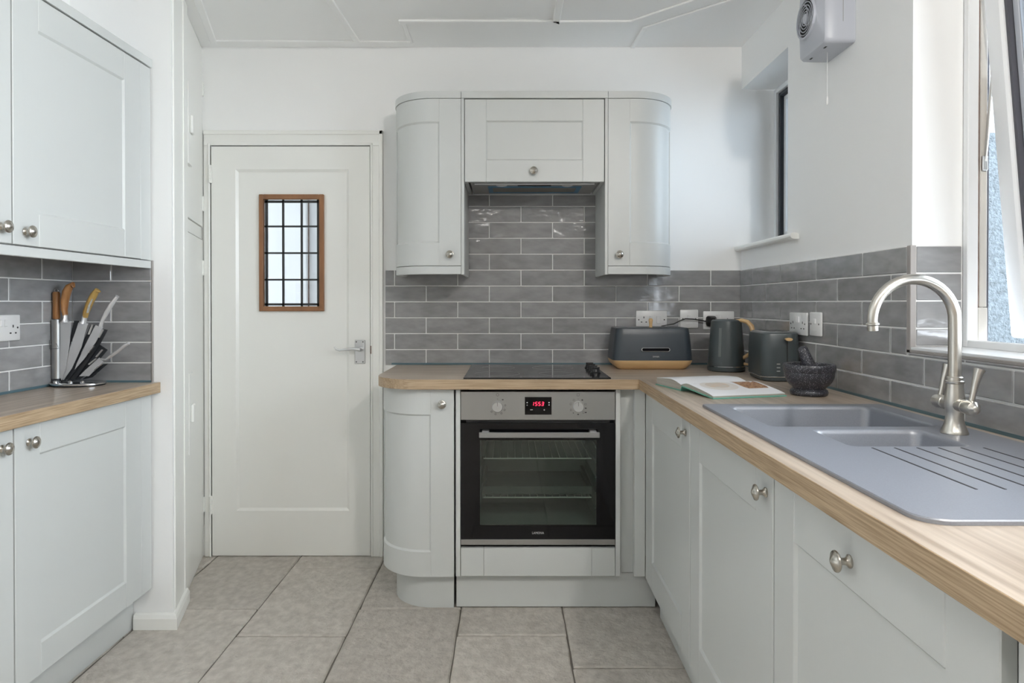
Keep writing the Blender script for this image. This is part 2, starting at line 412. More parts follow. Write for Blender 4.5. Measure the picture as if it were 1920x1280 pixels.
# trims: tile edges, blue protective film along the worktop joint
bm = BM(); box(bm, XT - 0.001, XR + 0.007, w2y1 - 0.008, w2y1 + 0.010, 1.0605, Z0 + PITCH * 6 + 0.001, 0.0015)
struct('trim_1', bm, 'tile_trim')
bm = BM(); box(bm, XT - 0.001, XR + 0.004, -0.3, w2y1 + 0.010, 1.0605, 1.0695, 0.0015); struct('trim_2', bm, 'tile_trim')
struct('trim_3', bx(-0.555, XT, YT - 0.0014, YT, ZW, ZW + 0.0085), 'blue_film')
struct('trim_4', bx(XT - 0.0014, XT, 0.0, YT - 0.002, ZW, ZW + 0.0085), 'blue_film')
struct('trim_5', bx(-0.3200, -0.3186, -2.4, -0.004, ZW, ZW + 0.0085), 'blue_film', loc=LEFT_O, rotz=LEFT_A)
struct('trim_6', bx(-1.598, -1.312, 2.4386, 2.4400, ZW, ZW + 0.0075), 'blue_film')
struct('trim_7', bx(-1.3095, -1.3055, 2.4385, 2.447, ZW + 0.002, Z0 + PITCH * 6), 'tile_trim')

# pillar skirting
bm = BM()
def skirt(pts, out):
    n = len(pts); rings = []
    for (x, y), (ox, oy) in zip(pts, out):
        rings.append([(x, y, 0), (x + ox, y + oy, 0), (x + ox, y + oy, 0.040), (x + ox * 0.72, y + oy * 0.72, 0.052), (x + ox * 0.3, y + oy * 0.3, 0.057), (x, y, 0.057)])
    loft(bm, rings)
skirt([(-1.376, 2.447), (-1.237, 2.447), (-1.237 - sl * 0.215, 2.447 + 0.215)], [(0, -0.018), (0.022, -0.018), (0.018, 0.005)])
struct('baseboard_left', bm, 'gloss_paint')
# narrow moulded frame along the pillar's angled side
bm = BM()
def ang(s, o): return (-1.238 - 0.2803 * s + 0.9599 * o, 2.448 + 0.9599 * s + 0.2803 * o)
for a, b, o in ((0.02, 0.20, 0.005), (0.19, 0.268, 0.009)):
    prism(bm, [ang(a, 0.0), ang(a, o), ang(b, o), ang(b, 0.0)], 0.057, ZC - 0.002)
struct('trim_8', bm, 'gloss_paint')

# ------------------------------------------------------------------ panelled door in the back wall
dx0, dx1, dz0, dz1 = -1.4016, -0.6560, 0.004, 1.931
px0, px1, pz0, pz1 = -1.288, -0.7547, 0.216, 1.824
gx0, gx1, gz0, gz1 = -1.156, -0.894, 1.180, 1.683                 # glazed opening
Yd = YB - 0.010
bm = BM()
for a in ((dx0, px0, dz0, dz1), (px1, dx1, dz0, dz1), (px0, px1, pz1, dz1), (px0, px1, dz0, pz0)):
    box(bm, a[0], a[1], Yd, Yd + 0.036, a[2], a[3])
q = 0.010
for a in ((px0, gx0, pz0, pz1), (gx1, px1, pz0, pz1), (gx0, gx1, gz1, pz1), (gx0, gx1, pz0, gz0)):
    box(bm, a[0], a[1], Yd + q, Yd + 0.030, a[2], a[3])
# sloping moulding round the panel
def slope_frame(bm, x0, x1, z0, z1, yo, yi, w):
    o = [(x0, yo, z0), (x1, yo, z0), (x1, yo, z1), (x0, yo, z1)]; i = [(x0 + w, yi, z0 + w), (x1 - w, yi, z0 + w), (x1 - w, yi, z1 - w), (x0 + w, yi, z1 - w)]
    O = [bm.verts.new(p) for p in o]; I = [bm.verts.new(p) for p in i]
    for k in range(4): bm.faces.new((O[k], O[(k + 1) % 4], I[(k + 1) % 4], I[k]))
slope_frame(bm, px0, px1, pz0, pz1, Yd, Yd + q - 0.0005, 0.012)
door_1 = struct('door_1', bm, 'gloss_paint')
bm = BM(); fx0, fx1, fz0, fz1 = -1.1765, -0.8725, 1.157, 1.706
for a in ((fx0, gx0, fz0, fz1), (gx1, fx1, fz0, fz1), (gx0, gx1, gz1, fz1), (gx0, gx1, fz0, gz0)):
    box(bm, a[0], a[1], Yd - 0.006, Yd + 0.016, a[2], a[3], 0.002)
wf = obj('window_frame', bm, 'red_brown_frame', door_1); wf['label'] = 'red-brown wooden frame'
bm = BM()
for k in range(4):
    x = gx0 + (gx1 - gx0) * k / 3; w = 0.0072 if 0 < k < 3 else 0.009
    xx = x + (w if k == 0 else -w if k == 3 else 0); box(bm, xx - w / 2 - 0.001, xx + w / 2 + 0.001, Yd + 0.012, Yd + 0.020, gz0, gz1)
for k in range(5):
    z = gz0 + (gz1 - gz0) * k / 4; w = 0.0064 if 0 < k < 4 else 0.009
    zz = z + (w if k == 0 else -w if k == 4 else 0); box(bm, gx0, gx1, Yd + 0.012, Yd + 0.020, zz - w / 2 - 0.001, zz + w / 2 + 0.001)
obj('lead_strips', bm, 'lead', door_1)
for i in range(3):
    for j in range(4):
        xa = gx0 + (gx1 - gx0) * i / 3; za = gz0 + (gz1 - gz0) * j / 4
        o = obj('pane', bx(xa + .001, xa + (gx1 - gx0) / 3 - .001, Yd + 0.0145, Yd + 0.0175, za + .001, za + (gz1 - gz0) / 4 - .001), 'clear_glass', door_1)
        o.rotation_euler = (0, 0, 0)
for z in (1.80, 0.245):
    bm = BM(); box(bm, dx0 - 0.012, dx0 + 0.006, Yd - 0.012, Yd, z - 0.042, z + 0.042, 0.002)
    for k in range(5): lathe(bm, [(0.006, 0), (0.006, 0.015)], 8, Matrix.Translation((dx0 - 0.002, Yd - 0.012, z - 0.042 + k * 0.017)))
    obj('hinge', bm, 'gloss_paint', door_1)
# lever handle
zc_ = 0.965
bm = BM(); box(bm, -0.7265, -0.678, Yd - 0.006, Yd, 0.910, 1.022, 0.002)
hp = obj('handle_plate', bm, 'bright_steel', door_1); hp['label'] = 'brushed steel latch plate'
bm = BM(); lathe(bm, [(0.010, 0), (0.010, 0.035), (0.006, 0.040)], 14, Matrix.Translation((-0.697, Yd - 0.004, 0.978)) @ Matrix.Rotation(R(90), 4, 'X'))
tube(bm, [(-0.697, Yd - 0.040, 0.978), (-0.725, Yd - 0.044, 0.982), (-0.765, Yd - 0.045, 0.979), (-0.790, Yd - 0.045, 0.976), (-0.803, Yd - 0.045, 0.982), (-0.812, Yd - 0.045, 0.993)], [0.0085, 0.0075, 0.006, 0.0055, 0.0055, 0.0035], 10)
obj('lever', bm, 'bright_steel', hp, True)
for x in (-0.719, -0.688):
    for z in (0.919, 1.013):
        bm = BM(); lathe(bm, [(0.003, 0), (0.003, 0.0075)], 8, Matrix.Translation((x, Yd, z)) @ Matrix.Rotation(R(90), 4, 'X')); obj('screw', bm, 'lead', hp)
# casing round the door, with the latch keep
bm = BM(); ya = YB - 0.020
def casing(bm, x0, x1, z0, z1):
    box(bm, x0, x1, ya + 0.006, YB, z0, z1, 0.002)
casing(bm, -1.436, -1.4046, 0, 1.9345); box(bm, -1.414, -1.4046, ya, YB, 0, 1.945, 0.003)
casing(bm, -0.653, -0.594, 0, 1.9345); box(bm, -0.612, -0.594, ya, YB, 0, 2.005, 0.003); box(bm, -0.653, -0.641, ya + 0.003, YB, 0, 1.945, 0.003)
casing(bm, -1.436, -0.594, 1.935, 2.0); box(bm, -1.436, -0.594, ya, YB, 1.985, 2.005, 0.003); box(bm, -1.4046, -0.641, ya + 0.003, YB, 1.935, 1.947, 0.003)
tr = struct('trim_9', bm, 'gloss_paint')
bm = BM(); box(bm, -0.6535, -0.648, YB - 0.0185, YB - 0.010, 0.957, 0.995, 0.001); kp = obj('latch_keep', bm, 'rusty_edge', tr); kp['label'] = 'rusted brass latch keep'
# bright hall behind the door
bm = BM()
box(bm, -3.4, 0.3, 4.75, 4.85, 0, 2.5); box(bm, 0.2, 0.3, YB + 0.1, 4.8, 0, 2.5)
box(bm, -3.4, 0.3, YB + 0.1, 4.85, -0.06, -0.01); box(bm, -3.4, 0.3, YB + 0.1, 4.85, 2.5, 2.56)
box(bm, -3.4, -1.75, YB, YB + 0.1, 0, 2.5); box(bm, -1.46, -1.43, 4.70, 4.75, 0, 2.02, 0.004); box(bm, -0.70, -0.63, 4.70, 4.75, 0, 2.0)
box(bm, -3.5, -3.4, YB + 0.1, 3.62, 0, 2.5); box(bm, -3.5, -3.4, 4.42, 4.85, 0, 2.5); box(bm, -3.5, -3.4, 3.62, 4.42, 0, 0.9); box(bm, -3.5, -3.4, 3.62, 4.42, 2.0, 2.5)
struct('wall_hall', bm, 'hall_paint')
struct('trim_10', bx(-1.43, -1.424, 4.735, 4.752, 0, 1.98), 'rusty_edge')
portal('sky_portal_hall', (-3.52, 4.02, 1.45), (R(90), 0, R(-90)), 0.8, 1.1)

# ------------------------------------------------------------------ small side window (far) : window_1
xf = 1.245
bm = BM(); 
def yz_frame(bm, x0, x1, y0, y1, z0, z1, w, bev=0.003):
    box(bm, x0, x1, y0, y0 + w, z0, z1, bev); box(bm, x0, x1, y1 - w, y1, z0, z1, bev)
    box(bm, x0, x1, y0 + w, y1 - w, z0, z0 + w, bev); box(bm, x0, x1, y0 + w, y1 - w, z1 - w, z1, bev)
yz_frame(bm, xf, xf + 0.052, w1y0 + 0.004, YB - 0.004, w1z0 + 0.012, w1z1 - 0.004, 0.022)
window_1 = struct('window_1', bm, 'upvc')
bm = BM(); yz_frame(bm, xf + 0.012, xf + 0.05, w1y0 + 0.026, YB - 0.026, w1z0 + 0.034, w1z1 - 0.026, 0.018)
fr = obj('window_frame', bm, 'grey_frame', window_1); fr['label'] = 'dark grey inner frame'
bm = BM(); yz_frame(bm, xf + 0.03, xf + 0.06, w1y0 + 0.044, YB - 0.044, w1z0 + 0.052, w1z1 - 0.044, 0.02)
obj('glazing_bead', bm, 'upvc', window_1)
obj('pane', bx(xf + 0.040, xf + 0.046, w1y0 + 0.055, YB - 0.055, w1z0 + 0.063, w1z1 - 0.055), 'grey_dimming_glass', window_1)
bm = BM(); prof = [(XR + 0.12, 1.463), (1.075, 1.463), (1.066, 1.4605), (1.0615, 1.4545), (1.0615, 1.4465), (1.066, 1.4405), (1.075, 1.438), (XR + 0.001, 1.438), (XR + 0.001, 1.456), (XR + 0.12, 1.456)]
r0 = [(x, 2.520 if x < XR + 0.002 else w1y0 + 0.003, z) for x, z in prof]; r1 = [(x, YB - 0.003, z) for x, z in prof]
loft(bm, [r0, r1]); obj('window_sill', bm, 'gloss_paint', window_1, True, 30)
portal('sky_portal_far', (1.42, 2.886, 1.83), (0, R(90), 0), 0.74, 0.5)

# ------------------------------------------------------------------ near window over the sink : window_2
x2 = 1.229
bm = BM(); yz_frame(bm, x2, x2 + 0.029, w2y0 + 0.003, w2y1 - 0.003, w2z0 + 0.008, w2z1 - 0.003, 0.020, 0.002)
window_2 = struct('window_2', bm, 'upvc')
bm = BM(); box(bm, x2 + 0.0295, x2 + 0.036, w2y1 - 0.016, w2y1 - 0.002, w2z0 + 0.010, w2z1, 0.001)
o = obj('rusty_strip', bm, 'rusty_edge', window_2); o['label'] = 'rusty steel edge of the old frame'
bm = BM(); box(bm, x2 + 0.0365, x2 + 0.056, w2y1 - 0.018, w2y1 - 0.002, w2z0 + 0.116, w2z1, 0.002); obj('timber_strip', bm, 'old_timber', window_2)
bm = BM(); box(bm, x2 + 0.031, x2 + 0.057, w2y1 - 0.020, w2y1 - 0.002, w2z0 + 0.010, w2z0 + 0.115, 0.002); obj('timber_block', bm, 'old_timber', window_2)
obj('dark_gap_strip', bx(x2 + 0.0575, x2 + 0.0625, w2y1 - 0.014, w2y1 - 0.002, w2z0 + 0.010, w2z1), 'grey_seal', window_2)  # shaded gap beside the old timber, drawn as a dark strip
obj('window_sill', bx(XR - 0.008, x2 + 0.10, w2y0 + 0.003, w2y1 - 0.009, 1.0690, 1.0765, 0.001), 'upvc', window_2)
# top-hung casement, bottom pushed outward
ca = bpy.data.objects.new('casement', None); link(ca, window_2)
ca.location = (x2 + 0.008, 0, w2z1 - 0.02); ca.rotation_euler = (0, R(-4.9), 0)
H2 = w2z1 - w2z0 - 0.05; ys0, ys1 = w2y0 + 0.03, w2y1 - 0.027
bm = BM(); yz_frame(bm, 0.0, 0.045, ys0, ys1, -H2, 0, 0.060, 0.006); sash = obj('sash', bm, 'upvc', ca)
bm = BM(); yz_frame(bm, 0.010, 0.035, ys0 + 0.060, ys1 - 0.060, -H2 + 0.060, -0.060, 0.010, 0); obj('gasket', bm, 'grey_seal', ca)
bm = BM(); yz_frame(bm, 0.022, 0.060, ys0 + 0.070, ys1 - 0.070, -H2 + 0.070, -0.070, 0.022, 0.003); obj('bead', bm, 'fan_plastic', ca)
obj('pane', bx(0.024, 0.030, ys0 + 0.07, ys1 - 0.07, -H2 + 0.07, -0.07), 'clear_glass', ca)
bm = BM()
tube(bm, [(x2 + 0.046, w2y1 - 0.022, 1.575), (x2 + 0.052, w2y1 - 0.023, 1.65), (x2 + 0.062, w2y1 - 0.024, 1.80)], [0.006, 0.006, 0.005], 8, flat=0.5)
box(bm, x2 + 0.038, x2 + 0.053, w2y1 - 0.026, w2y1 - 0.018, 1.55, 1.59, 0.002)
o = obj('stay_arm', bm, 'bright_steel', window_2, True); o['label'] = 'steel friction stay'
portal('sky_portal_near', (1.42, 1.08, 1.70), (0, R(90), 0), 1.26, 1.46)

# outside: paving and the rendered return of the house
struct('sky_block_slab', bx(1.30, 2.15, -3.5, 3.55, 2.47, 2.56), 'upvc')  # unseen slab added to block high sky light at the windows
struct('ground', bx(-9, 14, -14, 9, -0.30, -0.10), 'paving')
struct('wall_outside', bx(1.34, 6.5, 3.55, 3.75, -0.1, 2.10), 'roughcast_shaded')
struct('wall_outside_upper', bx(1.34, 6.5, 3.56, 3.75, 2.10, 5.0), 'roughcast_lit')

# ------------------------------------------------------------------ cabinet doors, knobs
def knob_mesh():
    bm = BM()
    prof = [(0.0105, 0), (0.0105, 0.002), (0.0075, 0.004), (0.0055, 0.008), (0.0055, 0.016), (0.009, 0.018), (0.0155, 0.0195), (0.0168, 0.0215),
            (0.0160, 0.0235), (0.0125, 0.0245), (0.0118, 0.0255), (0.0065, 0.0285), (0.0015, 0.0305)]
    lathe(bm, prof, 24, Matrix.Rotation(R(90), 4, 'X'))
    me = bpy.data.meshes.new('knob'); bmesh.ops.recalc_face_normals(bm, faces=bm.faces); bm.to_mesh(me); bm.free()
    me.shade_smooth(); me.set_sharp_from_angle(angle=R(40)); me.materials.append(MATS['nickel']); return me
KNOB = knob_mesh()
def knob(parent, x, y, z):
    o = bpy.data.objects.new('knob', KNOB); link(o, parent); o.location = (x, y, z); return o
def shaker(parent, x0, x1, z0, z1, y=0.0, t=0.020, st=0.088, rl=0.088, knob_at=None, name='door', kn=True):
    """five-piece door, front face at y, facing -y"""
    g = 0.0012
    x0 += g; x1 -= g; z0 += g; z1 -= g
    bm = BM()
    box(bm, x0, x0 + st, y, y + t, z0, z1, 0.0017); box(bm, x1 - st, x1, y, y + t, z0, z1, 0.0017)
    box(bm, x0 + st, x1 - st, y, y + t, z1 - rl, z1, 0.0017, mi=1); box(bm, x0 + st, x1 - st, y, y + t, z0, z0 + rl, 0.0017, mi=1)
    slope_frame(bm, x0 + st, x1 - st, z0 + rl, z1 - rl, y + 0.0015, y + 0.0062, 0.0045)
    d = obj(name, bm, ['cabinet_paint', 'cabinet_rail_paint'], parent)
    obj('panel', bx(x0 + st - 0.002, x1 - st + 0.002, y + 0.0062, y + 0.014, z0 + rl - 0.002, z1 - rl + 0.002), 'cabinet_paint', d)
    if knob_at: knob(d, knob_at[0], y, knob_at[1])
    return d
def carcass(parent, w, dpt, z0, z1, y0=0.021, t=0.018, back=True, open_top=False):
    bm = BM()
    box(bm, 0.0005, t, y0, dpt, z0, z1); box(bm, w - t, w - 0.0005, y0, dpt, z0, z1)
    box(bm, t, w - t, y0, dpt, z0, z0 + t)
    if not open_top: box(bm, t, w - t, y0, dpt, z1 - t, z1)
    if back: box(bm, t, w - t, dpt - 0.008, dpt, z0 + t, z1 - t)
    return obj('carcass', bm, 'cabinet_paint', parent)

# ------------------------------------------------------------------ left run (shallow units)
def left_pt(x, y): return tuple(LM @ Vector((x, y, 0)))
LR = R(90) + LEFT_A
# local x runs into the depth, -y faces the room; doors end 0.0685 before the pillar, a filler closes the gap
base_l = thing('base_cabinet', 'grey-green base cabinet with two doors under the left oak worktop with the knives', 'cabinet', left_pt(-0.028, 0), LR)
shaker(base_l, -0.664, -0.0685, 0.150, 0.862, st=0.094, knob_at=(-0.613, 0.813))
shaker(base_l, -1.262, -0.667, 0.150, 0.862, st=0.094, knob_at=(-0.710, 0.816))
obj('filler_strip', bx(-0.067, -0.003, 0.002, 0.020, 0.150, 0.862, 0.001), 'cabinet_paint', base_l)
bm = BM()
for x in (-1.262, -0.0885): box(bm, x, x + 0.018, 0.021, 0.288, 0.150, 0.862)
box(bm, -1.244, -0.0885, 0.021, 0.288, 0.150, 0.168); box(bm, -1.244, -0.0885, 0.280, 0.288, 0.168, 0.862); obj('carcass', bm, 'cabinet_paint', base_l)
obj('plinth', bx(-1.262, 0.003, 0.075, 0.093, 0.0, 0.149), 'cabinet_paint', base_l)
wall_l = thing('wall_cabinet', 'grey-green wall cabinet with two doors hung above the knife stand', 'cabinet', left_pt(-0.028, 0), LR)
shaker(wall_l, -0.665, -0.066, 1.3515, 2.051, st=0.096, rl=0.093, knob_at=(-0.622, 1.390))
shaker(wall_l, -1.264, -0.668, 1.3515, 2.051, st=0.096, rl=0.093, knob_at=(-0.708, 1.394))
obj('filler_strip', bx(-0.0645, -0.001, 0.002, 0.020, 1.3515, 2.0505, 0.001), 'cabinet_paint', wall_l)
bm = BM(); box(bm, -1.264, -0.046, 0.021, 0.290, 1.352, 1.370); box(bm, -1.264, -0.046, 0.021, 0.290, 2.030, 2.050); box(bm, -0.064, -0.046, 0.021, 0.290, 1.370, 2.03); box(bm, -1.264, -1.246, 0.021, 0.290, 1.370, 2.03); box(bm, -1.246, -0.064, 0.282, 0.290, 1.370, 2.03)
obj('carcass', bm, 'cabinet_paint', wall_l)
obj('light_rail', bx(-1.264, -0.001, 0.001, 0.020, 1.322, 1.3485, 0.001), 'cabinet_rail_paint', wall_l)
obj('cornice', bx(-1.264, 0.001, -0.004, 0.05, 2.0535, 2.084, 0.001), 'cabinet_rail_paint', wall_l)
wt_l = thing('worktop', 'oak-effect worktop under the knife stand by the white pillar', 'worktop', LEFT_O, LEFT_A)
bm = BM(); box(bm, -0.318, -0.002, -1.30, 0.006, 0.867, ZW, 0.0015); obj('slab', bm, 'oak_along', wt_l)
obj('front_edge', bx(-0.002, 0.0, -1.30, 0.006, 0.867, ZW, 0.0006), 'oak_edge_along', wt_l)

# ------------------------------------------------------------------ back run: base units
YD = 2.560                                                        # door faces
def arc_path(L, Rr, n=12, tail=0.0):
    """plan path from (0,0) to the left: straight L, quarter circle Rr turning back; returns points and outward normals"""
    P, N = [(0, 0), (-L * 0.999, 0)], [(0, -1), (0, -1)]
    for k in range(n + 1):
        a = R(90 * k / n); P.append((-L - Rr * math.sin(a), Rr * (1 - math.cos(a)))); N.append((-math.sin(a), -math.cos(a)))
    if tail: P.append((-L - Rr, Rr + tail)); N.append((-1, 0))
    return P, N
def curved(bm, P, N, o0, o1, z0, z1, sx=1, i0=0, i1=None, mi=0, ease=0.0):
    i1 = len(P) - 1 if i1 is None else i1
    rings = []
    for i in range(i0, i1 + 1):
        (x, y), (nx, ny) = P[i], N[i]
        a = (sx * (x + nx * o0), y + ny * o0); b = (sx * (x + nx * o1), y + ny * o1)
        rings.append([(a[0], a[1], z0), (b[0], b[1], z0), (b[0], b[1], z1), (a[0], a[1], z1)])
    loft(bm, rings, mi=mi)
def curved_door(parent, w, Rr, z0, z1, st, rl, sx, knob_x, knob_z):
    L = w - Rr
    P, N = arc_path(L, Rr, 16)
    # insert the stile boundary
    P = [(0, 0), (-st, 0), (-st - 0.0005, 0)] + P[1:]; N = [(0, -1)] * 3 + N[1:]
    last = len(P) - 1; e0 = last - 1
    bm = BM()
    curved(bm, P, N, -0.020, 0, z0, z1, sx, 0, 1)
    curved(bm, P, N, -0.020, 0, z1 - rl, z1, sx, 2, last, 1)
    curved(bm, P, N, -0.020, 0, z0, z0 + rl, sx, 2, last, 1)
    curved(bm, P, N, -0.020, -0.0005, z0 + rl, z1 - rl, sx, e0, last)
    def cp(i, off): return sx * (P[i][0] + N[i][0] * off), P[i][1] + N[i][1] * off
    w = 0.007
    for zo, zi in ((z1 - rl, z1 - rl - w), (z0 + rl, z0 + rl + w)):
        for i in range(2, e0):
            a, b, c, e = cp(i, 0), cp(i + 1, 0), cp(i + 1, -0.0072), cp(i, -0.0072)
            bm.faces.new([bm.verts.new(p) for p in ((*a, zo), (*b, zo), (*c, zi), (*e, zi))])
    bm.faces.new([bm.verts.new(p) for p in ((-sx * st, 0, z0 + rl), (-sx * st, 0, z1 - rl), (-sx * (st + w), 0.0072, z1 - rl - w), (-sx * (st + w), 0.0072, z0 + rl + w))])
    d = obj('door', bm, ['cabinet_paint', 'cabinet_rail_paint'], parent, True, 20)
    bm = BM(); curved(bm, P, N, -0.014, -0.007, z0 + rl - 0.001, z1 - rl + 0.001, sx, 1, last)
    obj('panel', bm, 'cabinet_paint', d, True, 20)
    knob(d, sx * knob_x, 0, knob_z)
    return d
curve_b = thing('base_cabinet', 'grey-green base cabinet with a curved door at the end beside the white door', 'cabinet', (-0.2135, YD, 0), 0)
curved_door(curve_b, 0.302, 0.185, 0.141, 0.862, 0.088, 0.095, 1, -0.044, 0.808)
P, N = arc_path(0.118, 0.185, 12, 0.37); bm = BM(); curved(bm, P, N, -0.045, -0.0215, 0.142, 0.862, 1); obj('carcass', bm, 'cabinet_paint', curve_b, True, 20)
P, N = arc_path(0.085, 0.165, 12, 0.35); P = [(x - 0.004, y + 0.050) for x, y in P]; bm = BM(); curved(bm, P, N, -0.018, 0, 0, 0.140, 1); obj('plinth', bm, 'cabinet_paint', curve_b, True, 20)
# oven housing
oven_unit = thing('oven_housing', 'grey-green cabinet housing the oven with a drawer front below it', 'cabinet', (-0.2065, YD, 0), 0)
bm = BM(); box(bm, 0.0, 0.0175, 0.004, 0.565, 0.141, 0.862, 0.001); box(bm, 0.6165, 0.634, 0.004, 0.565, 0.141, 0.862, 0.001); box(bm, 0.0175, 0.6165, 0.03, 0.565, 0.141, 0.159); obj('carcass', bm, 'cabinet_paint', oven_unit)
bm = BM(); w_ = 0.596; xx = 0.0190
for a, b in ((0, 0.089), (0.0895, 0.505), (0.5055, w_)): box(bm, xx + a, xx + b, 0.006, 0.026, 0.141, 0.2505, 0.0017, mi=1)
obj('drawer_front', bm, ['cabinet_paint', 'cabinet_rail_paint'], oven_unit)
obj('plinth', bx(-0.001, 0.779, 0.050, 0.068, 0.004, 0.140), 'cabinet_rail_paint', oven_unit)
bm = BM(); box(bm, 0.635, 0.695, 0.040, 0.058, 0.143, 0.866, 0.001); obj('filler_strip', bm, 'cabinet_paint', oven_unit)
bm = BM(); box(bm, 0.688, 0.7305, 0.002, 0.030, 0.141, 0.866, 0.0015); obj('corner_post', bm, 'cabinet_paint', oven_unit)

# ------------------------------------------------------------------ oven
YO = 2.566
oven = thing('oven', 'built-in electric oven with steel control panel and black glass door', 'oven', (0.1105, YO, 0), 0)
ox = 0.2975
obj('control_panel', bx(-ox, ox, 0, 0.022, 0.7445, 0.8545, 0.0012), 'satin_steel', oven)
obj('display', bx(-0.0508, 0.0522, -0.0008, 0.002, 0.7655, 0.8335), 'black_glass', oven)
# clock digits 1553 : slanted seven-segment strokes
bm = BM()
SEG = {'a': ((0, 1), (1, 1)), 'b': ((1, 1), (1, .5)), 'c': ((1, .5), (1, 0)), 'd': ((0, 0), (1, 0)), 'e': ((0, .5), (0, 0)), 'f': ((0, 1), (0, .5)), 'g': ((0, .5), (1, .5))}
DIG = {'1': 'bc', '5': 'afgcd', '3': 'abgcd'}
def seg_digit(ch, x, z, w, h, t):
    for s in DIG[ch]:
        (ax, az), (bx_, bz) = SEG[s]
        a = Vector((x + ax * w + az * h * 0.14, 0, z + az * h)); b = Vector((x + bx_ * w + bz * h * 0.14, 0, z + bz * h))
        d = (b - a).normalized(); nn = Vector((-d.z, 0, d.x)) * t / 2
        a2, b2 = a + d * 0.0008, b - d * 0.0008
        vs = [bm.verts.new((p.x, y, p.z)) for y in (-0.0014, -0.0006) for p in (a2 - nn, b2 - nn, b2 + nn, a2 + nn)]
        for f in ((0, 1, 2, 3), (4, 7, 6, 5), (0, 4, 5, 1), (1, 5, 6, 2), (2, 6, 7, 3), (3, 7, 4, 0)): bm.faces.new([vs[i] for i in f])
for ch, x in zip('1553', (-0.0225, -0.0115, 0.0008, 0.0130)): seg_digit(ch, x - (0.003 if ch == '1' else 0), 0.8005, 0.0075, 0.0135, 0.0018)
o = obj('clock_digits', bm, 'red_led', oven); o['label'] = 'red clock reading 1553'
for x, z in ((-0.042, 0.812), (0.0425, 0.812), (0.0425, 0.803), (0.024, 0.784)):
    bm = BM(); lathe(bm, [(0.0026, 0), (0.0026, 0.0012)], 8, Matrix.Translation((x, 0, z)) @ Matrix.Rotation(R(90), 4, 'X')); obj('display_symbol', bm, 'print_light', oven)
bm = BM(); lathe(bm, [(0.003, 0), (0.003, 0.0012)], 3, Matrix.Translation((-0.042, 0, 0.802)) @ Matrix.Rotation(R(90), 4, 'X') @ Matrix.Rotation(R(90), 4, 'Z')); obj('display_symbol', bm, 'print_light', oven)
obj('display_symbol', bx(-0.030, -0.020, -0.0012, 0, 0.783, 0.786), 'print_light', oven)
for kx in (-0.1560, 0.1545):
    bm = BM(); lathe(bm, [(0.0205, 0), (0.0205, 0.016), (0.0185, 0.018)], 28, Matrix.Translation((kx, 0, 0.7965)) @ Matrix.Rotation(R(90), 4, 'X'))
    k_ = obj('knob', bm, 'bright_steel', oven, True)
    obj('pointer_line', bx(kx - 0.0007, kx + 0.0007, -0.0186, -0.0175, 0.8005, 0.8155), 'print_dark', k_)
def mark(bm): obj('dial_symbol', bm, 'print_dark', oven)
def ring_mark(x, z, r=0.0032):
    bm = BM(); tube(bm, [(x + r * math.cos(R(a)), -0.0003, z + r * math.sin(R(a))) for a in range(0, 361, 45)], 0.0005, 4, cap=False); mark(bm)
def sq_mark(x, z, w=0.0062, solid=False):
    bm = BM()
    if solid: box(bm, x - w / 2, x + w / 2, -0.0006, 0, z - w / 3, z + w / 3)
    else:
        tube(bm, [(x + a * w / 2, -0.0003, z + b * w / 2) for a, b in ((-1, -1), (1, -1), (1, 1), (-1, 1), (-1, -1))], 0.0005, 4, cap=False)
    mark(bm)
for a in (10, -25, -60, -105, -140): ring_mark(-0.156 + 0.030 * math.cos(R(a)), 0.7965 + 0.030 * math.sin(R(a)))
sq_mark(-0.136, 0.823, solid=True); ring_mark(-0.156, 0.842, 0.005); mark(bx(-0.1565, -0.1555, -0.0006, 0, 0.823, 0.828))
for i, a in enumerate((58, 18, -12, -90, 205, 160, 122)):
    sq_mark(0.1545 + 0.030 * math.cos(R(a)), 0.7965 + 0.030 * math.sin(R(a)), solid=i in (0, 2, 3))
sq_mark(0.175, 0.774); sq_mark(0.184, 0.774, solid=True); sq_mark(0.136, 0.772, 0.004, True); sq_mark(0.1545, 0.842, 0.009); mark(bx(0.154, 0.155, -0.0006, 0, 0.823, 0.828))
obj('vent_slot', bx(-ox + 0.02, ox - 0.02, 0.012, 0.03, 0.733, 0.7435), 'black_plastic', oven)
# door: black glass surround with see-through window, cavity and shelves behind it
wx0, wx1, wz0, wz1 = -0.224, 0.226, 0.337, 0.667
bm = BM()
for a in ((-ox, wx0, 0.2845, 0.7325), (wx1, ox, 0.2845, 0.7325), (wx0, wx1, wz1, 0.7325), (wx0, wx1, 0.2845, wz0)): box(bm, a[0], a[1], 0.0, 0.012, a[2], a[3])
od = obj('door', bm, 'black_glass', oven)
obj('window_pane', bx(wx0, wx1, 0.0005, 0.004, wz0, wz1), 'oven_glass', od)
bm = BM(); box(bm, -0.2255, 0.2335, -0.040, -0.028, 0.683, 0.704, 0.002)
for x in (-0.215, 0.195): box(bm, x, x + 0.028, -0.030, 0.0, 0.698, 0.708, 0.002)
o = obj('handle', bm, 'handle_steel', od)
flat_text('lettering', 'LAMONA', 0.0128, 'print_light', od, Matrix.Translation((0, -0.0003, 0.3085)) @ FACE_FRONT @ Matrix.Scale(0.86, 4, (1, 0, 0)))
obj('bottom_strip', bx(-ox, ox, -0.001, 0.014, 0.2625, 0.2835, 0.001), 'satin_steel', oven)
bm = BM(); cx0, cx1, cz0, cz1 = -0.232, 0.232, 0.32, 0.69
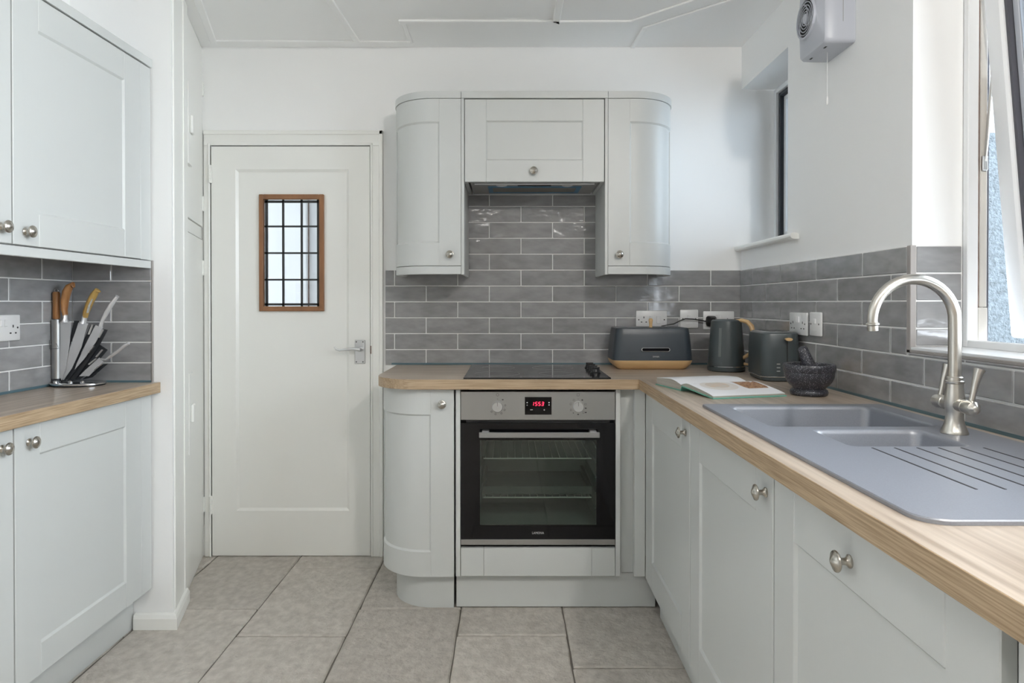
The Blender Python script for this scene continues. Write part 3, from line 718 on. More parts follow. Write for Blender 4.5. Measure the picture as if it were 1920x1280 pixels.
box(bm, cx0 - .01, cx0, 0.03, 0.42, cz0, cz1); box(bm, cx1, cx1 + .01, 0.03, 0.42, cz0, cz1); box(bm, cx0, cx1, 0.03, 0.42, cz0 - .01, cz0); box(bm, cx0, cx1, 0.03, 0.42, cz1, cz1 + .01); box(bm, cx0, cx1, 0.42, 0.43, cz0, cz1)
for s in (-1, 1):
    for z in (0.39, 0.45, 0.51, 0.57, 0.63): box(bm, s * 0.232 - 0.006, s * 0.232 + 0.006, 0.05, 0.40, z - 0.003, z + 0.003)
obj('cavity', bm, 'oven_inside', oven)
def rack(z):
    bm = BM(); tube(bm, [(-0.212, 0.05, z), (0.212, 0.05, z)], 0.0026, 6); tube(bm, [(-0.212, 0.39, z), (0.212, 0.39, z)], 0.0026, 6)
    for k in range(15): tube(bm, [(-0.205 + k * 0.0293, 0.048, z + 0.003), (-0.205 + k * 0.0293, 0.39, z + 0.003)], 0.0016, 5)
    obj('wire_shelf', bm, 'rack_wire', oven, True)
rack(0.585); rack(0.432)
bm = BM(); box(bm, -0.215, 0.215, 0.052, 0.39, 0.445, 0.449); box(bm, -0.215, 0.215, 0.050, 0.054, 0.445, 0.475); box(bm, -0.215, -0.205, 0.052, 0.39, 0.445, 0.475); box(bm, 0.205, 0.215, 0.052, 0.39, 0.445, 0.475)
obj('tray', bm, 'enamel_dark', oven)

# ------------------------------------------------------------------ worktops of the back and right runs
YF = 2.530; XF = 0.493
wt_b = thing('worktop', 'oak-effect worktop with a rounded end holding the black hob and bread bin', 'worktop', (0, 0, 0), 0)
P = []; Rr = 0.172; cxw, cyw = -0.528 + Rr, YF + Rr
P = [(XT - 0.001, YT - 0.001), (-0.528, YT - 0.001)]
for k in range(13): a = R(180 + 90 * k / 12); P.append((cxw + Rr * math.cos(a), cyw + Rr * math.sin(a)))
P += [(XT - 0.001, YF)]
bm = BM(); prism(bm, P, 0.867, ZW, 0, side_mi=1); obj('slab', bm, ['oak_across', 'oak_edge_across'], wt_b)
# right piece, butted against the first, with cut-outs for the sink bowls
wt_r = thing('worktop', 'long oak-effect worktop with the inset grey sink below the window', 'worktop', (0, 0, 0), 0)
bm = BM(); YE = -0.25
hx0, hx1, hy0, hy1 = 0.585, 1.0, 1.29, 1.835
y1_ = YF - 0.0006
for a in ((XF + 0.002, hx0, YE, y1_), (hx1, XT - 0.001, YE, y1_), (hx0, hx1, YE, hy0), (hx0, hx1, hy1, y1_)): box(bm, a[0], a[1], a[2], a[3], 0.867, ZW)
obj('slab', bm, 'oak_along', wt_r)
obj('front_edge', bx(XF, XF + 0.002, YE, y1_, 0.867, ZW, 0.0006), 'oak_edge_along', wt_r)

# ------------------------------------------------------------------ hob
hob = thing('hob', 'black glass hob flush on the back worktop with knobs at its right', 'hob', (0.1065, 2.82, ZW), 0)
bm = BM(); box(bm, -0.282, 0.282, -0.2775, 0.2775, 0.0005, 0.0055, 0.0015); obj('glass_plate', bm, 'hob_glass', hob)
for k, (x, y) in enumerate(((0.246, -0.10), (0.246, -0.03), (0.246, 0.04), (0.246, 0.11))):
    bm = BM(); lathe(bm, [(0.021, 0.0055), (0.021, 0.009), (0.018, 0.011), (0.016, 0.022), (0.014, 0.024)], 20, Matrix.Translation((x, y, 0)))
    box(bm, x - 0.016, x + 0.016, y - 0.004, y + 0.004, 0.024, 0.029, 0.001); obj('knob', bm, 'black_plastic', hob, True)
bm = BM()
for x, y, r in ((-0.155, -0.13, 0.09), (-0.155, 0.12, 0.072), (0.085, -0.13, 0.072), (0.085, 0.12, 0.09)):
    tube(bm, [(x + r * math.cos(R(a)), y + r * math.sin(R(a)), 0.0054) for a in range(0, 361, 12)], 0.0006, 4, cap=False)
obj('zone_rings', bm, 'print_grey', hob)

# ------------------------------------------------------------------ wall units over the hob
YW = 2.822
for sx, xe, lab in ((1, -0.2045, 'grey-green wall cabinet with curved door left of the cooker hood'), (-1, 0.4180, 'grey-green wall cabinet with curved door right of the cooker hood')):
    cu = thing('wall_cabinet', lab, 'cabinet', (xe, YW, 0), 0)
    curved_door(cu, 0.302, 0.185, 1.3540, 2.0585, 0.091, 0.096, sx, -0.046, 1.400)
    P, N = arc_path(0.118, 0.185, 12, 0.095); bm = BM()
    curved(bm, P, N, -0.045, -0.0215, 1.352, 2.060, sx); obj('carcass', bm, 'cabinet_paint', cu, True, 20)
    P2, N2 = arc_path(0.118, 0.185, 12, 0.125)
    bm = BM(); curved(bm, P2, N2, -0.030, 0.0, 1.318, 1.3515, sx); obj('light_rail', bm, 'cabinet_rail_paint', cu, True, 20)
    bm = BM(); pp = [(sx * (x + nx * -0.022), y + ny * -0.022) for (x, y), (nx, ny) in zip(P2, N2)] + [(0, 0.31)]
    prism(bm, pp, 1.3525, 1.366); obj('bottom_board', bm, 'cabinet_paint', cu)
    bm = BM(); curved(bm, P2, N2, -0.050, 0.003, 2.0605, 2.0900, sx); pp = [(sx * (x + nx * -0.045), y + ny * -0.045) for (x, y), (nx, ny) in zip(P2, N2)] + [(0, 0.31)]
    prism(bm, pp, 2.0610, 2.070); obj('cornice', bm, 'cabinet_rail_paint', cu, True, 20)
    bm = BM(); s0, s1 = sorted((sx * 0.0012, sx * 0.0135)); box(bm, s0, s1, 0.0, YT - YW - 0.001, 1.316, 2.060, 0.001); obj('side_panel', bm, 'cabinet_paint', cu)
hu = thing('wall_cabinet', 'grey-green bridging cabinet with a flap door above the extractor and hob', 'cabinet', (-0.1905, YW, 0), 0)
wd = 0.594
shaker(hu, 0.001, wd - 0.001, 1.7065, 2.0575, st=0.091, rl=0.092, knob_at=(0.293, 1.752))
bm = BM(); box(bm, 0.001, 0.016, 0.021, YT - YW - 0.002, 1.7065, 2.058); box(bm, wd - 0.016, wd - 0.001, 0.021, YT - YW - 0.002, 1.7065, 2.058); box(bm, 0.016, wd - 0.016, 0.021, YT - YW - 0.002, 2.04, 2.058); obj('carcass', bm, 'cabinet_paint', hu)
obj('cornice', bx(-0.0120, wd + 0.0130, -0.003, 0.05, 2.0605, 2.0900, 0.001), 'cabinet_rail_paint', hu)
hood = thing('extractor_hood', 'slim extractor hood with blue-filmed filter under the bridging cabinet', 'hood', (0.1065, YW, 0), 0)
obj('underside', bx(-0.2725, 0.2725, 0.022, 0.310, 1.7070, 1.7190), 'hood_grey', hood)
obj('front_lip', bx(-0.255, 0.257, 0.022, 0.032, 1.6990, 1.7060, 0.001), 'print_grey', hood)
obj('filter', bx(-0.185, 0.195, 0.12, 0.255, 1.7045, 1.7068), 'warm_filter', hood)
bm = BM()
for a in ((-0.200, 0.210, 0.105, 0.125), (-0.200, 0.210, 0.245, 0.268), (-0.200, -0.180, 0.125, 0.245), (0.190, 0.210, 0.125, 0.245)): box(bm, a[0], a[1], a[2], a[3], 1.7035, 1.7065)
o = obj('protective_film', bm, 'blue_tape', hood); o['label'] = 'strips of blue protective film'
obj('switch_slot', bx(-0.07, 0.075, 0.078, 0.092, 1.7040, 1.7068), 'black_plastic', hood)
for x in (-0.14, 0.145):
    bm = BM(); lathe(bm, [(0.024, 1.7035), (0.024, 1.7068)], 20, Matrix.Translation((x, 0.075, 0))); obj('lamp', bm, 'white_plastic', hood)

# ------------------------------------------------------------------ right run
XD = 0.5225
def right_unit(name, y_far, w, label, cat, kx, kz, wide_gap=0.0):
    t = thing(name, label, cat, (XD, y_far, 0), R(-90))
    shaker(t, 0.0, w, 0.137, 0.862, st=0.090, rl=0.105, knob_at=(kx, kz))
    carcass(t, w, 0.555, 0.137, 0.866, open_top=True)
    obj('plinth', bx(0.0 if y_far > 2.5 else 0.0005, w - 0.0005 if w < 0.62 else w, 0.0505, 0.067, 0.003, 0.134), 'cabinet_rail_paint', t)
    return t
ru = right_unit('base_cabinet', 2.526, 0.598, 'grey-green base cabinet under the open cookbook, knob at its near top corner', 'cabinet', 0.553, 0.8115)
obj('filler_strip', bx(-0.0335, -0.001, 0.002, 0.020, 0.137, 0.862, 0.001), 'cabinet_paint', ru)
right_unit('base_cabinet', 1.920, 0.602, 'grey-green base cabinet below the sink bowls, knob at its near top corner', 'cabinet', 0.566, 0.810)
right_unit('integrated_dishwasher', 1.313, 0.607, 'appliance front below the drainer with knob centred on its top rail', 'appliance', 0.293, 0.799)
right_unit('base_cabinet', 0.684, 0.596, 'grey-green base cabinet at the near end beyond a dark gap', 'cabinet', 0.553, 0.8115)
struct('trim_11', bx(XD + 0.030, XD + 0.048, 0.686, 0.705, 0.0, 0.866), 'cabinet_inside')
# ------------------------------------------------------------------ sink (one and a half bowls, drainer)
sink = thing('sink', 'blue-grey composite sink with one and a half bowls and ribbed drainer', 'sink', (0, 0, ZW), 0)
bm = BM()
sx0, sx1, sy0, sy1 = 0.5405, 1.040, 0.868, 1.868
A = (0.597, 0.990, 1.524, 1.832)                                  # main bowl opening
B = (0.672, 0.918, 1.313, 1.490)                                  # half bowl opening
TZ = 0.0075
def quad_top(x0, x1, y0, y1): 
    vs = [bm.verts.new(p) for p in ((x0, y0, TZ), (x1, y0, TZ), (x1, y1, TZ), (x0, y1, TZ))]; bm.faces.new(vs)
# the top as a grid around the two bowls, rounded outer corners
outer = []
for (cx_, cy_, a0, rr) in ((sx1, sy1, 0, 0.012), (sx0, sy1, 90, 0.012), (sx0, sy0, 180, 0.040), (sx1, sy0, 270, 0.040)):
    ox_ = cx_ - math.copysign(rr, cx_ - 0.79); oy_ = cy_ - math.copysign(rr, cy_ - 1.368)
    for k in range(7): a = R(a0 + 15 * k); outer.append((ox_ + rr * math.cos(a), oy_ + rr * math.sin(a)))
def loop_rect(r, rad, z, n=5): return rring((r[0] + r[1]) / 2, (r[2] + r[3]) / 2, r[1] - r[0], r[3] - r[2], rad, z, n)
def shrink(r, d): return (r[0] + d, r[1] - d, r[2] + d, r[3] - d)
ov = [bm.verts.new((x, y, TZ)) for x, y in outer]
edges = [bm.edges.new((ov[i], ov[(i + 1) % len(ov)])) for i in range(len(ov))]
inner_loops = []
for r, rad in ((A, 0.020), (B, 0.018)):
    vs = [bm.verts.new(p) for p in loop_rect(r, rad, TZ)]; inner_loops.append(vs)
    edges += [bm.edges.new((vs[i], vs[(i + 1) % len(vs)])) for i in range(len(vs))]
bmesh.ops.triangle_fill(bm, use_beauty=True, edges=edges)
# outer skirt
ov2 = [bm.verts.new((x + (x - 0.79) * 0.004, y + (y - 1.368) * 0.003, TZ - 0.002)) for x, y in outer]; ov3 = [bm.verts.new((x + (x - 0.79) * 0.004, y + (y - 1.368) * 0.003, 0.0002)) for x, y in outer]
for a_, b_ in ((ov, ov2), (ov2, ov3)):
    for i in range(len(ov)): bm.faces.new((a_[i], a_[(i + 1) % len(ov)], b_[(i + 1) % len(ov)], b_[i]))
top_o = obj('rim', bm, 'sink_composite', sink, True, 25)
for (r, rad, depth, nm) in ((A, 0.020, 0.185, 'main_bowl'), (B, 0.018, 0.125, 'half_bowl')):
    bm = BM(); lv = [(0, TZ), (0.003, TZ - 0.0008), (0.006, TZ - 0.004), (0.0075, TZ - 0.010), (0.012, TZ - depth + 0.03), (0.018, TZ - depth + 0.010), (0.036, TZ - depth)]
    rings = [loop_rect(shrink(r, d), rad + d * 0.4, z) for d, z in lv]
    V = [[bm.verts.new(p) for p in rg] for rg in rings]
    for a_, b_ in zip(V, V[1:]):
        for k in range(len(a_)): bm.faces.new((a_[k], a_[(k + 1) % len(a_)], b_[(k + 1) % len(a_)], b_[k]))
    bm.faces.new(V[-1])
    bo = obj(nm, bm, 'sink_composite', sink, True, 60)
    bm = BM(); lathe(bm, [(0.0, TZ - depth + 0.002), (0.036, TZ - depth + 0.002), (0.042, TZ - depth + 0.0035), (0.044, TZ - depth)], 24, Matrix.Translation(((r[0] + r[1]) / 2, (r[2] + r[3]) / 2, 0)), cap=False)
    obj('waste', bm, 'chrome', bo, True)
for gx in (0.709, 0.753, 0.797, 0.839, 0.883, 0.927):
    bm = BM(); box(bm, gx - 0.0032, gx + 0.0032, 1.008, 1.302, TZ - 0.003, TZ + 0.0006, 0.0015)
    obj('drainer_groove', bm, 'groove_shade', sink)
# ------------------------------------------------------------------ mixer tap
tp = thing('mixer_tap', 'brushed nickel swan-neck mixer tap with two levers behind the half bowl', 'tap', (0.966, 1.445, ZW + TZ), 0)
bm = BM(); lathe(bm, [(0.0265, 0.0005), (0.0265, 0.003), (0.0245, 0.008), (0.0195, 0.022), (0.0170, 0.036), (0.0180, 0.050), (0.0195, 0.062), (0.0195, 0.078), (0.0180, 0.090), (0.0165, 0.100), (0.0162, 0.108)], 28); obj('body', bm, 'brushed_nickel', tp, True)
bm = BM(); lathe(bm, [(0.0170, 0.1085), (0.0178, 0.110), (0.0178, 0.114), (0.0162, 0.1155), (0.0162, 0.122), (0.0140, 0.124)], 28); obj('collar', bm, 'brushed_nickel', tp, True)
Rs = 0.0895; pts = [(0, 0, 0.12), (0, 0, 0.17), (0, 0, 0.22)]; rads = [0.0128, 0.0128, 0.0128]
for k in range(0, 23):
    a = R(188 * k / 22); pts.append((-Rs + Rs * math.cos(a), 0, 0.245 + Rs * math.sin(a))); rads.append(0.0128 - 0.0025 * k / 22)
bm = BM(); tube(bm, pts, rads, 20); obj('spout', bm, 'brushed_nickel', tp, True)
e = pts[-1]; d_ = (Vector(pts[-1]) - Vector(pts[-2])).normalized()
Mo = Matrix.Translation(e) @ Vector((0, 0, 1)).rotation_difference(d_).to_matrix().to_4x4()
bm = BM(); lathe(bm, [(0.0108, -0.008), (0.0135, -0.006), (0.0135, -0.003), (0.0108, -0.001), (0.0104, 0.010), (0.008, 0.0105)], 20, Mo); obj('nozzle', bm, 'brushed_nickel', tp, True)
for s in (1, -1):
    Mr = Matrix.Translation((0, 0, 0.063)) @ Matrix.Rotation(R(-90 * s), 4, 'X')
    bm = BM(); lathe(bm, [(0.0135, 0.012), (0.0135, 0.030), (0.0148, 0.031), (0.0148, 0.035), (0.0138, 0.036), (0.0150, 0.042), (0.0155, 0.054), (0.0140, 0.061), (0.0085, 0.066), (0.0075, 0.068), (0.004, 0.070)], 22, Mr); vlv = obj('valve', bm, 'brushed_nickel', tp, True)
    bm = BM(); y_ = s * 0.050
    tube(bm, [(0, y_, 0.070), (0.004, y_, 0.085), (0.010, y_, 0.115), (0.016, y_, 0.136), (0.019, y_, 0.144)], [0.0052, 0.0055, 0.0066, 0.0088, 0.0108], 14); obj('lever', bm, 'brushed_nickel', vlv, True)

# ------------------------------------------------------------------ built-in cupboard on the angled wall
cup = thing('built_in_cupboard', 'white painted built-in cupboard with chamfered handle plates beside the door', 'cupboard', (-1.238, 2.448, 0), R(106.28))
# local: x along the face, -y out of it
bm = BM()
for a in ((0.270, 0.735, 1.495, 1.548), (0.270, 0.735, 2.32, ZC - 0.003), (0.270, 0.735, 0.002, 0.150), (0.715, 0.735, 0.15, 2.32)): box(bm, a[0], a[1], 0.006, 0.018, a[2], a[3])
obj('face_frame', bm, 'gloss_paint', cup)
for z0, z1, pz in ((1.552, 2.318, 1.93), (0.153, 1.490, 0.74)):
    d = obj('door', bx(0.272, 0.712, 0.001, 0.019, z0, z1, 0.002), 'gloss_paint', cup)
    bm = BM(); pts = [(0.274, pz - 0.165), (0.355, pz - 0.165), (0.425, pz - 0.105), (0.425, pz + 0.105), (0.355, pz + 0.165), (0.274, pz + 0.165)]
    fs = prism(bm, pts, 0, 0.013); bmesh.ops.transform(bm, matrix=Matrix.Translation((0, 0.001, 0)) @ FACE_FRONT, verts=bm.verts)
    pl = obj('handle_plate', bm, 'gloss_paint', d)
    obj('handle', bx(0.300, 0.345, -0.024, -0.0125, pz - 0.036, pz + 0.036, 0.003), 'gloss_paint', d)
for z in (2.20, 1.66, 1.36, 0.25):
    bm = BM(); box(bm, 0.700, 0.722, -0.004, 0.003, z - 0.035, z + 0.035, 0.001)
    for k in (-0.022, 0, 0.022): box(bm, 0.706, 0.713, -0.0055, -0.003, z + k - 0.004, z + k + 0.004)
    obj('hinge', bm, 'gloss_paint', cup)

# ------------------------------------------------------------------ sockets and switches
def plate(name, label, cat, loc, rotz, w, h, kind):
    t = thing(name, label, cat, loc, rotz)
    bm = BM(); box(bm, -w / 2, w / 2, -0.009, -0.0003, -h / 2, h / 2, 0.004, 2); obj('faceplate', bm, 'white_plastic', t, True, 40)
    def hole(x, z, a, b): obj('pin_hole', bx(x - a / 2, x + a / 2, -0.0095, -0.0085, z - b / 2, z + b / 2), 'lead', t)
    def outlet(x, z=0):
        hole(x, z + 0.011, 0.0045, 0.0085); hole(x - 0.011, z - 0.011, 0.007, 0.0045); hole(x + 0.011, z - 0.011, 0.007, 0.0045)
    def rocker(x, z, a=0.011, b=0.022):
        bm = BM(); box(bm, x - a / 2, x + a / 2, -0.0135, -0.008, z - b / 2, z + b / 2, 0.0015, mtx=None); obj('rocker', bm, 'white_plastic', t)
    if kind == 'double':
        outlet(-0.041, -0.006); outlet(0.041, -0.006); rocker(-0.009, 0.016); rocker(0.009, 0.016)
    if kind == 'cooker':
        outlet(-0.036, 0.0); rocker(-0.004, 0.006, 0.012, 0.024); rocker(0.033, 0.0, 0.019, 0.036)
    if kind == 'single':
        rocker(0, 0.010, 0.018, 0.018); bm = BM(); box(bm, -0.016, 0.016, -0.0105, -0.0085, -0.026, -0.020, 0.001); obj('fuse_carrier', bm, 'white_plastic', t)
    sc = 0.060 if w > 0.1 else 0.030
    for s in (-1, 1):
        dk = BM(); lathe(dk, [(0.0033, 0), (0.0033, 0.0006)], 8, Matrix.Translation((s * sc, -0.009, 0)) @ Matrix.Rotation(R(90), 4, 'X')); obj('screw', dk, 'lead', t)
    return t
plate('cooker_socket', 'white cooker control plate with one outlet above the bread bin', 'socket', (0.668, YT, 1.117), 0, 0.146, 0.086, 'cooker')
plate('fused_switch', 'white square fused switch on back wall behind the black cable', 'switch', (0.845, YT, 1.121), 0, 0.086, 0.086, 'single')
plate('double_socket', 'white double socket behind the kettle with a black plug in it', 'socket', (0.984, YT, 1.114), 0, 0.146, 0.086, 'double')
plate('double_socket', 'white double socket on the right wall above the toaster', 'socket', (XT, 2.490, 1.118), R(-90), 0.152, 0.084, 'double')
plate('fused_switch', 'white narrow switch on the right wall next to the double socket', 'switch', (XT, 2.350, 1.121), R(-90), 0.088, 0.084, 'single')
lp = LM @ Vector((-0.320, -0.341, 0))
plate('double_socket', 'white double socket on the left wall beside the knife stand', 'socket', (lp.x, lp.y, 1.116), R(90) + LEFT_A, 0.146, 0.084, 'double')
plug = thing('plug', 'black plug in the double socket behind the kettle', 'plug', (0.946, YT - 0.0095, 1.110), 0)
bm = BM(); loft(bm, [rring(0, 0, 0.046, 0.050, 0.012, 0), rring(0, 0, 0.046, 0.050, 0.012, 0.014), rring(0, 0.002, 0.034, 0.036, 0.010, 0.024), rring(0, 0.004, 0.022, 0.026, 0.008, 0.036)]); bmesh.ops.transform(bm, matrix=FACE_FRONT, verts=bm.verts); obj('body', bm, 'black_plastic', plug, True)
bm = BM(); tube(bm, [(-0.018, -0.020, -0.004), (-0.045, -0.022, 0.004), (-0.085, -0.022, 0.010), (-0.125, -0.022, 0.012), (-0.148, -0.022, 0.004), (-0.18, -0.022, -0.012), (-0.235, -0.022, -0.022), (-0.255, -0.020, -0.055), (-0.255, -0.014, -0.20)], 0.0028, 8); obj('cable', bm, 'black_plastic', plug, True)

# ------------------------------------------------------------------ bread bin
bb = thing('bread_bin', 'dark slate-grey bread bin with pale wooden base beside the hob', 'bread bin', (0.6275, 2.995, ZW), 0)
def rr_loft(bm, lv, n=6): loft(bm, [rring(0, oy, w, d, r, z, n) for w, d, r, z, oy in lv])
bm = BM(); rr_loft(bm, [(0.285, 0.16, 0.025, 0.0004, 0), (0.300, 0.175, 0.03, 0.004, 0), (0.335, 0.200, 0.035, 0.022, 0), (0.347, 0.208, 0.038, 0.034, 0), (0.350, 0.210, 0.038, 0.0405, 0)]); obj('base', bm, 'beech', bb, True)
bm = BM(); rr_loft(bm, [(0.350, 0.210, 0.038, 0.041, 0), (0.346, 0.207, 0.037, 0.070, 0), (0.330, 0.195, 0.034, 0.150, 0), (0.321, 0.188, 0.032, 0.176, 0), (0.317, 0.184, 0.031, 0.1805, 0), (0.305, 0.172, 0.028, 0.182, 0)]); body = obj('body', bm, 'bin_grey', bb, True)
slant = Matrix.Translation((0.008, -0.1025, 0.088)) @ Matrix.Rotation(R(-8.5), 4, 'X')
bm = BM(); loft(bm, [[(x, z, 0.0) for x, z in rrect(0, 0, 0.126, 0.018, 0.0088, 6)], [(x, z, 0.0022) for x, z in rrect(0, 0, 0.122, 0.014, 0.0068, 6)]]); bmesh.ops.transform(bm, matrix=slant @ Matrix.Translation((0, 0.0005, 0)) @ FACE_FRONT, verts=bm.verts); vs_ = obj('vent_surround', bm, 'satin_steel', body)
bm = BM(); loft(bm, [[(x, z, 0.0032) for x, z in rrect(0, 0, 0.118, 0.0125, 0.006, 6)], [(x, z, 0.0040) for x, z in rrect(0, 0, 0.118, 0.0125, 0.006, 6)]]); bmesh.ops.transform(bm, matrix=slant @ FACE_FRONT, verts=bm.verts); obj('vent_slot', bm, 'vent_black', body)
flat_text('lettering', 'SWAN', 0.0095, 'print_light', body, Matrix.Translation((0.0085, -0.1055, 0.0575)) @ Matrix.Rotation(R(-4), 4, 'X') @ FACE_FRONT)
bm = BM(); lathe(bm, [(0.0075, 0.1825), (0.0068, 0.195), (0.0085, 0.208), (0.0095, 0.214), (0.0080, 0.221), (0.004, 0.2235)], 16, Matrix.Translation((-0.005, -0.060, 0))); obj('knob', bm, 'beech', bb, True)
bm = BM(); rr_loft(bm, [(0.290, 0.158, 0.025, 0.1822, 0), (0.286, 0.154, 0.024, 0.1835, 0)]); obj('lid', bm, 'bin_grey', bb, True)

# ------------------------------------------------------------------ kettle
kt = thing('kettle', 'dark grey kettle with wooden handle between bread bin and toaster', 'kettle', (0.930, 2.858, ZW), 0)
bm = BM(); lathe(bm, [(0.070, 0.0004), (0.078, 0.004), (0.079, 0.016), (0.076, 0.020)], 32); obj('power_base', bm, 'appliance_grey', kt, True)
bm = BM(); lathe(bm, [(0.0765, 0.0205), (0.0775, 0.030), (0.0765, 0.050), (0.071, 0.110), (0.066, 0.170), (0.0635, 0.205), (0.062, 0.214), (0.056, 0.219), (0.030, 0.2215), (0.0, 0.222)], 40, cap=False); bd = obj('body', bm, 'appliance_grey', kt, True)
bm = BM(); lathe(bm, [(0.0772, 0.0200), (0.0788, 0.0215), (0.0772, 0.0232)], 40, cap=False); obj('chrome_band', bm, 'chrome', kt, True)
ha = R(-38); hd = Vector((math.cos(ha), math.sin(ha), 0))
def hp_(r, z): return (hd.x * r, hd.y * r, z)
bm = BM(); tube(bm, [hp_(0.040, 0.214), hp_(0.066, 0.217), hp_(0.090, 0.211), hp_(0.107, 0.194), hp_(0.115, 0.165), hp_(0.113, 0.120), hp_(0.103, 0.080), hp_(0.072, 0.058)], [0.009, 0.011, 0.0125, 0.013, 0.0125, 0.012, 0.011, 0.010], 12, flat=0.75); obj('handle', bm, 'beech', kt, True)
bm = BM(); tube(bm, [hp_(0.074, 0.034), hp_(0.094, 0.032)], [0.007, 0.005], 10); obj('switch', bm, 'beech', kt, True)
gd = Vector((-0.62, -0.78, 0)).normalized()
bm = BM(); rings = []
for z, r in ((0.065, 0.0755), (0.10, 0.0722), (0.16, 0.0670), (0.185, 0.0652)):
    tx = Vector((-gd.y, gd.x, 0)); c_ = gd * (r + 0.0006)
    rings.append([tuple(c_ + tx * a + gd * b + Vector((0, 0, z))) for a, b in ((-0.006, -0.003), (0.006, -0.003), (0.006, 0.0002), (-0.006, 0.0002))])
loft(bm, rings); obj('water_gauge', bm, 'gauge_grey', kt)

# ------------------------------------------------------------------ toaster
ta = thing('toaster', 'dark grey two-slice toaster with wooden lever beside the mortar', 'toaster', (0.932, 2.452, ZW), R(-5))
TW, TL = 0.140, 0.225; tcx, tcy = TW / 2, TL / 2
def t_loft(bm, lv): loft(bm, [rring(tcx, tcy, w, d, r, z, 7) for w, d, r, z in lv])
bm = BM(); t_loft(bm, [(TW - 0.03, TL - 0.03, 0.025, 0.0004), (TW - 0.012, TL - 0.012, 0.034, 0.004), (TW - 0.008, TL - 0.008, 0.036, 0.016)]); obj('foot', bm, 'appliance_grey', ta, True)
bm = BM(); t_loft(bm, [(TW - 0.003, TL - 0.003, 0.038, 0.0162), (TW + 0.001, TL + 0.001, 0.040, 0.0185), (TW - 0.003, TL - 0.003, 0.038, 0.021)]); obj('chrome_band', bm, 'chrome', ta, True)
bm = BM(); t_loft(bm, [(TW, TL, 0.038, 0.0215), (TW + 0.002, TL + 0.002, 0.039, 0.05), (TW, TL, 0.038, 0.12), (TW - 0.004, TL - 0.004, 0.036, 0.168), (TW - 0.010, TL - 0.010, 0.033, 0.177), (TW - 0.022, TL - 0.022, 0.028, 0.181)]); tb = obj('body', bm, 'appliance_grey', ta, True)
bm = BM(); t_loft(bm, [(TW - 0.024, TL - 0.024, 0.027, 0.1815), (TW - 0.028, TL - 0.028, 0.026, 0.184)]); obj('top_plate', bm, 'satin_steel', ta, True)
for x in (0.048, 0.092): obj('slot', bx(x - 0.011, x + 0.011, 0.045, 0.185, 0.1835, 0.1850), 'black_plastic', ta)
obj('lever_track', bx(0.086, 0.0895, -0.0012, 0.004, 0.070, 0.165), 'black_plastic', ta)
bm = BM(); tube(bm, [(0.088, -0.002, 0.158), (0.088, -0.022, 0.158)], [0.0075, 0.0085], 12, flat=0.7); bmesh.ops.scale(bm, vec=(1.5, 1, 1), verts=bm.verts, space=Matrix.Translation((-0.088, 0, 0))); obj('lever', bm, 'beech', ta, True)
for z in (0.040, 0.053, 0.066):
    bm = BM(); box(bm, 0.050, 0.063, -0.0022, 0.002, z - 0.0022, z + 0.0022, 0.001); obj('button', bm, 'bright_steel', ta)

# ------------------------------------------------------------------ cookbook
bk = thing('cookbook', 'open cookbook with mint-green cover lying at the worktop corner', 'book', (0.568, 2.195, ZW), math.atan2(0.25, 0.968))
# local x along the spine (length 0.25), +y = far (left-hand pages), -y = near (right-hand pages)
BL = 0.250
def book_strip(bm, prof_top, prof_bot, x0, x1):
    n = len(prof_top); ring = [(y, z) for y, z in prof_top] + [(y, z) for y, z in reversed(prof_bot)]
    loft(bm, [[(x0, y, z) for y, z in ring], [(x1, y, z) for y, z in ring]])
bm = BM()
book_strip(bm, [(0.004, 0.0035), (0.180, 0.0035)], [(0.004, 0.0006), (0.180, 0.0006)], -0.003, BL + 0.003)
book_strip(bm, [(-0.195, 0.0035), (-0.030, 0.0170), (-0.004, 0.0185)], [(-0.195, 0.0006), (-0.030, 0.0140), (-0.004, 0.0155)], -0.003, BL + 0.003)
book_strip(bm, [(-0.005, 0.0185), (0.006, 0.0035)], [(-0.005, 0.0155), (0.004, 0.0006)], -0.003, BL + 0.003)
obj('cover', bm, 'mint_cover', bk)
def curve_pages(side):
    T, Bt = [], []
    for k in range(13):
        t = k / 12
        if side > 0:
            y = 0.003 + 0.172 * t; z = 0.0200 + 0.0135 * math.sin(min(1, t * 2.2) * PI / 2) - 0.0085 * t * t; zb = 0.0040
        else:
            y = -(0.003 + 0.186 * t); z = 0.0225 + 0.0110 * math.sin(min(1, t * 4) * PI / 2) * (1 - t) ** 0.6 - 0.0140 * t; zb = 0.0040 + 0.0145 * max(0, 1 - t) * (1 if t > 0 else 1)
            z = max(z, zb + 0.004)
        T.append((y, z)); Bt.append((y, min(zb, z - 0.003)))
    return T, Bt
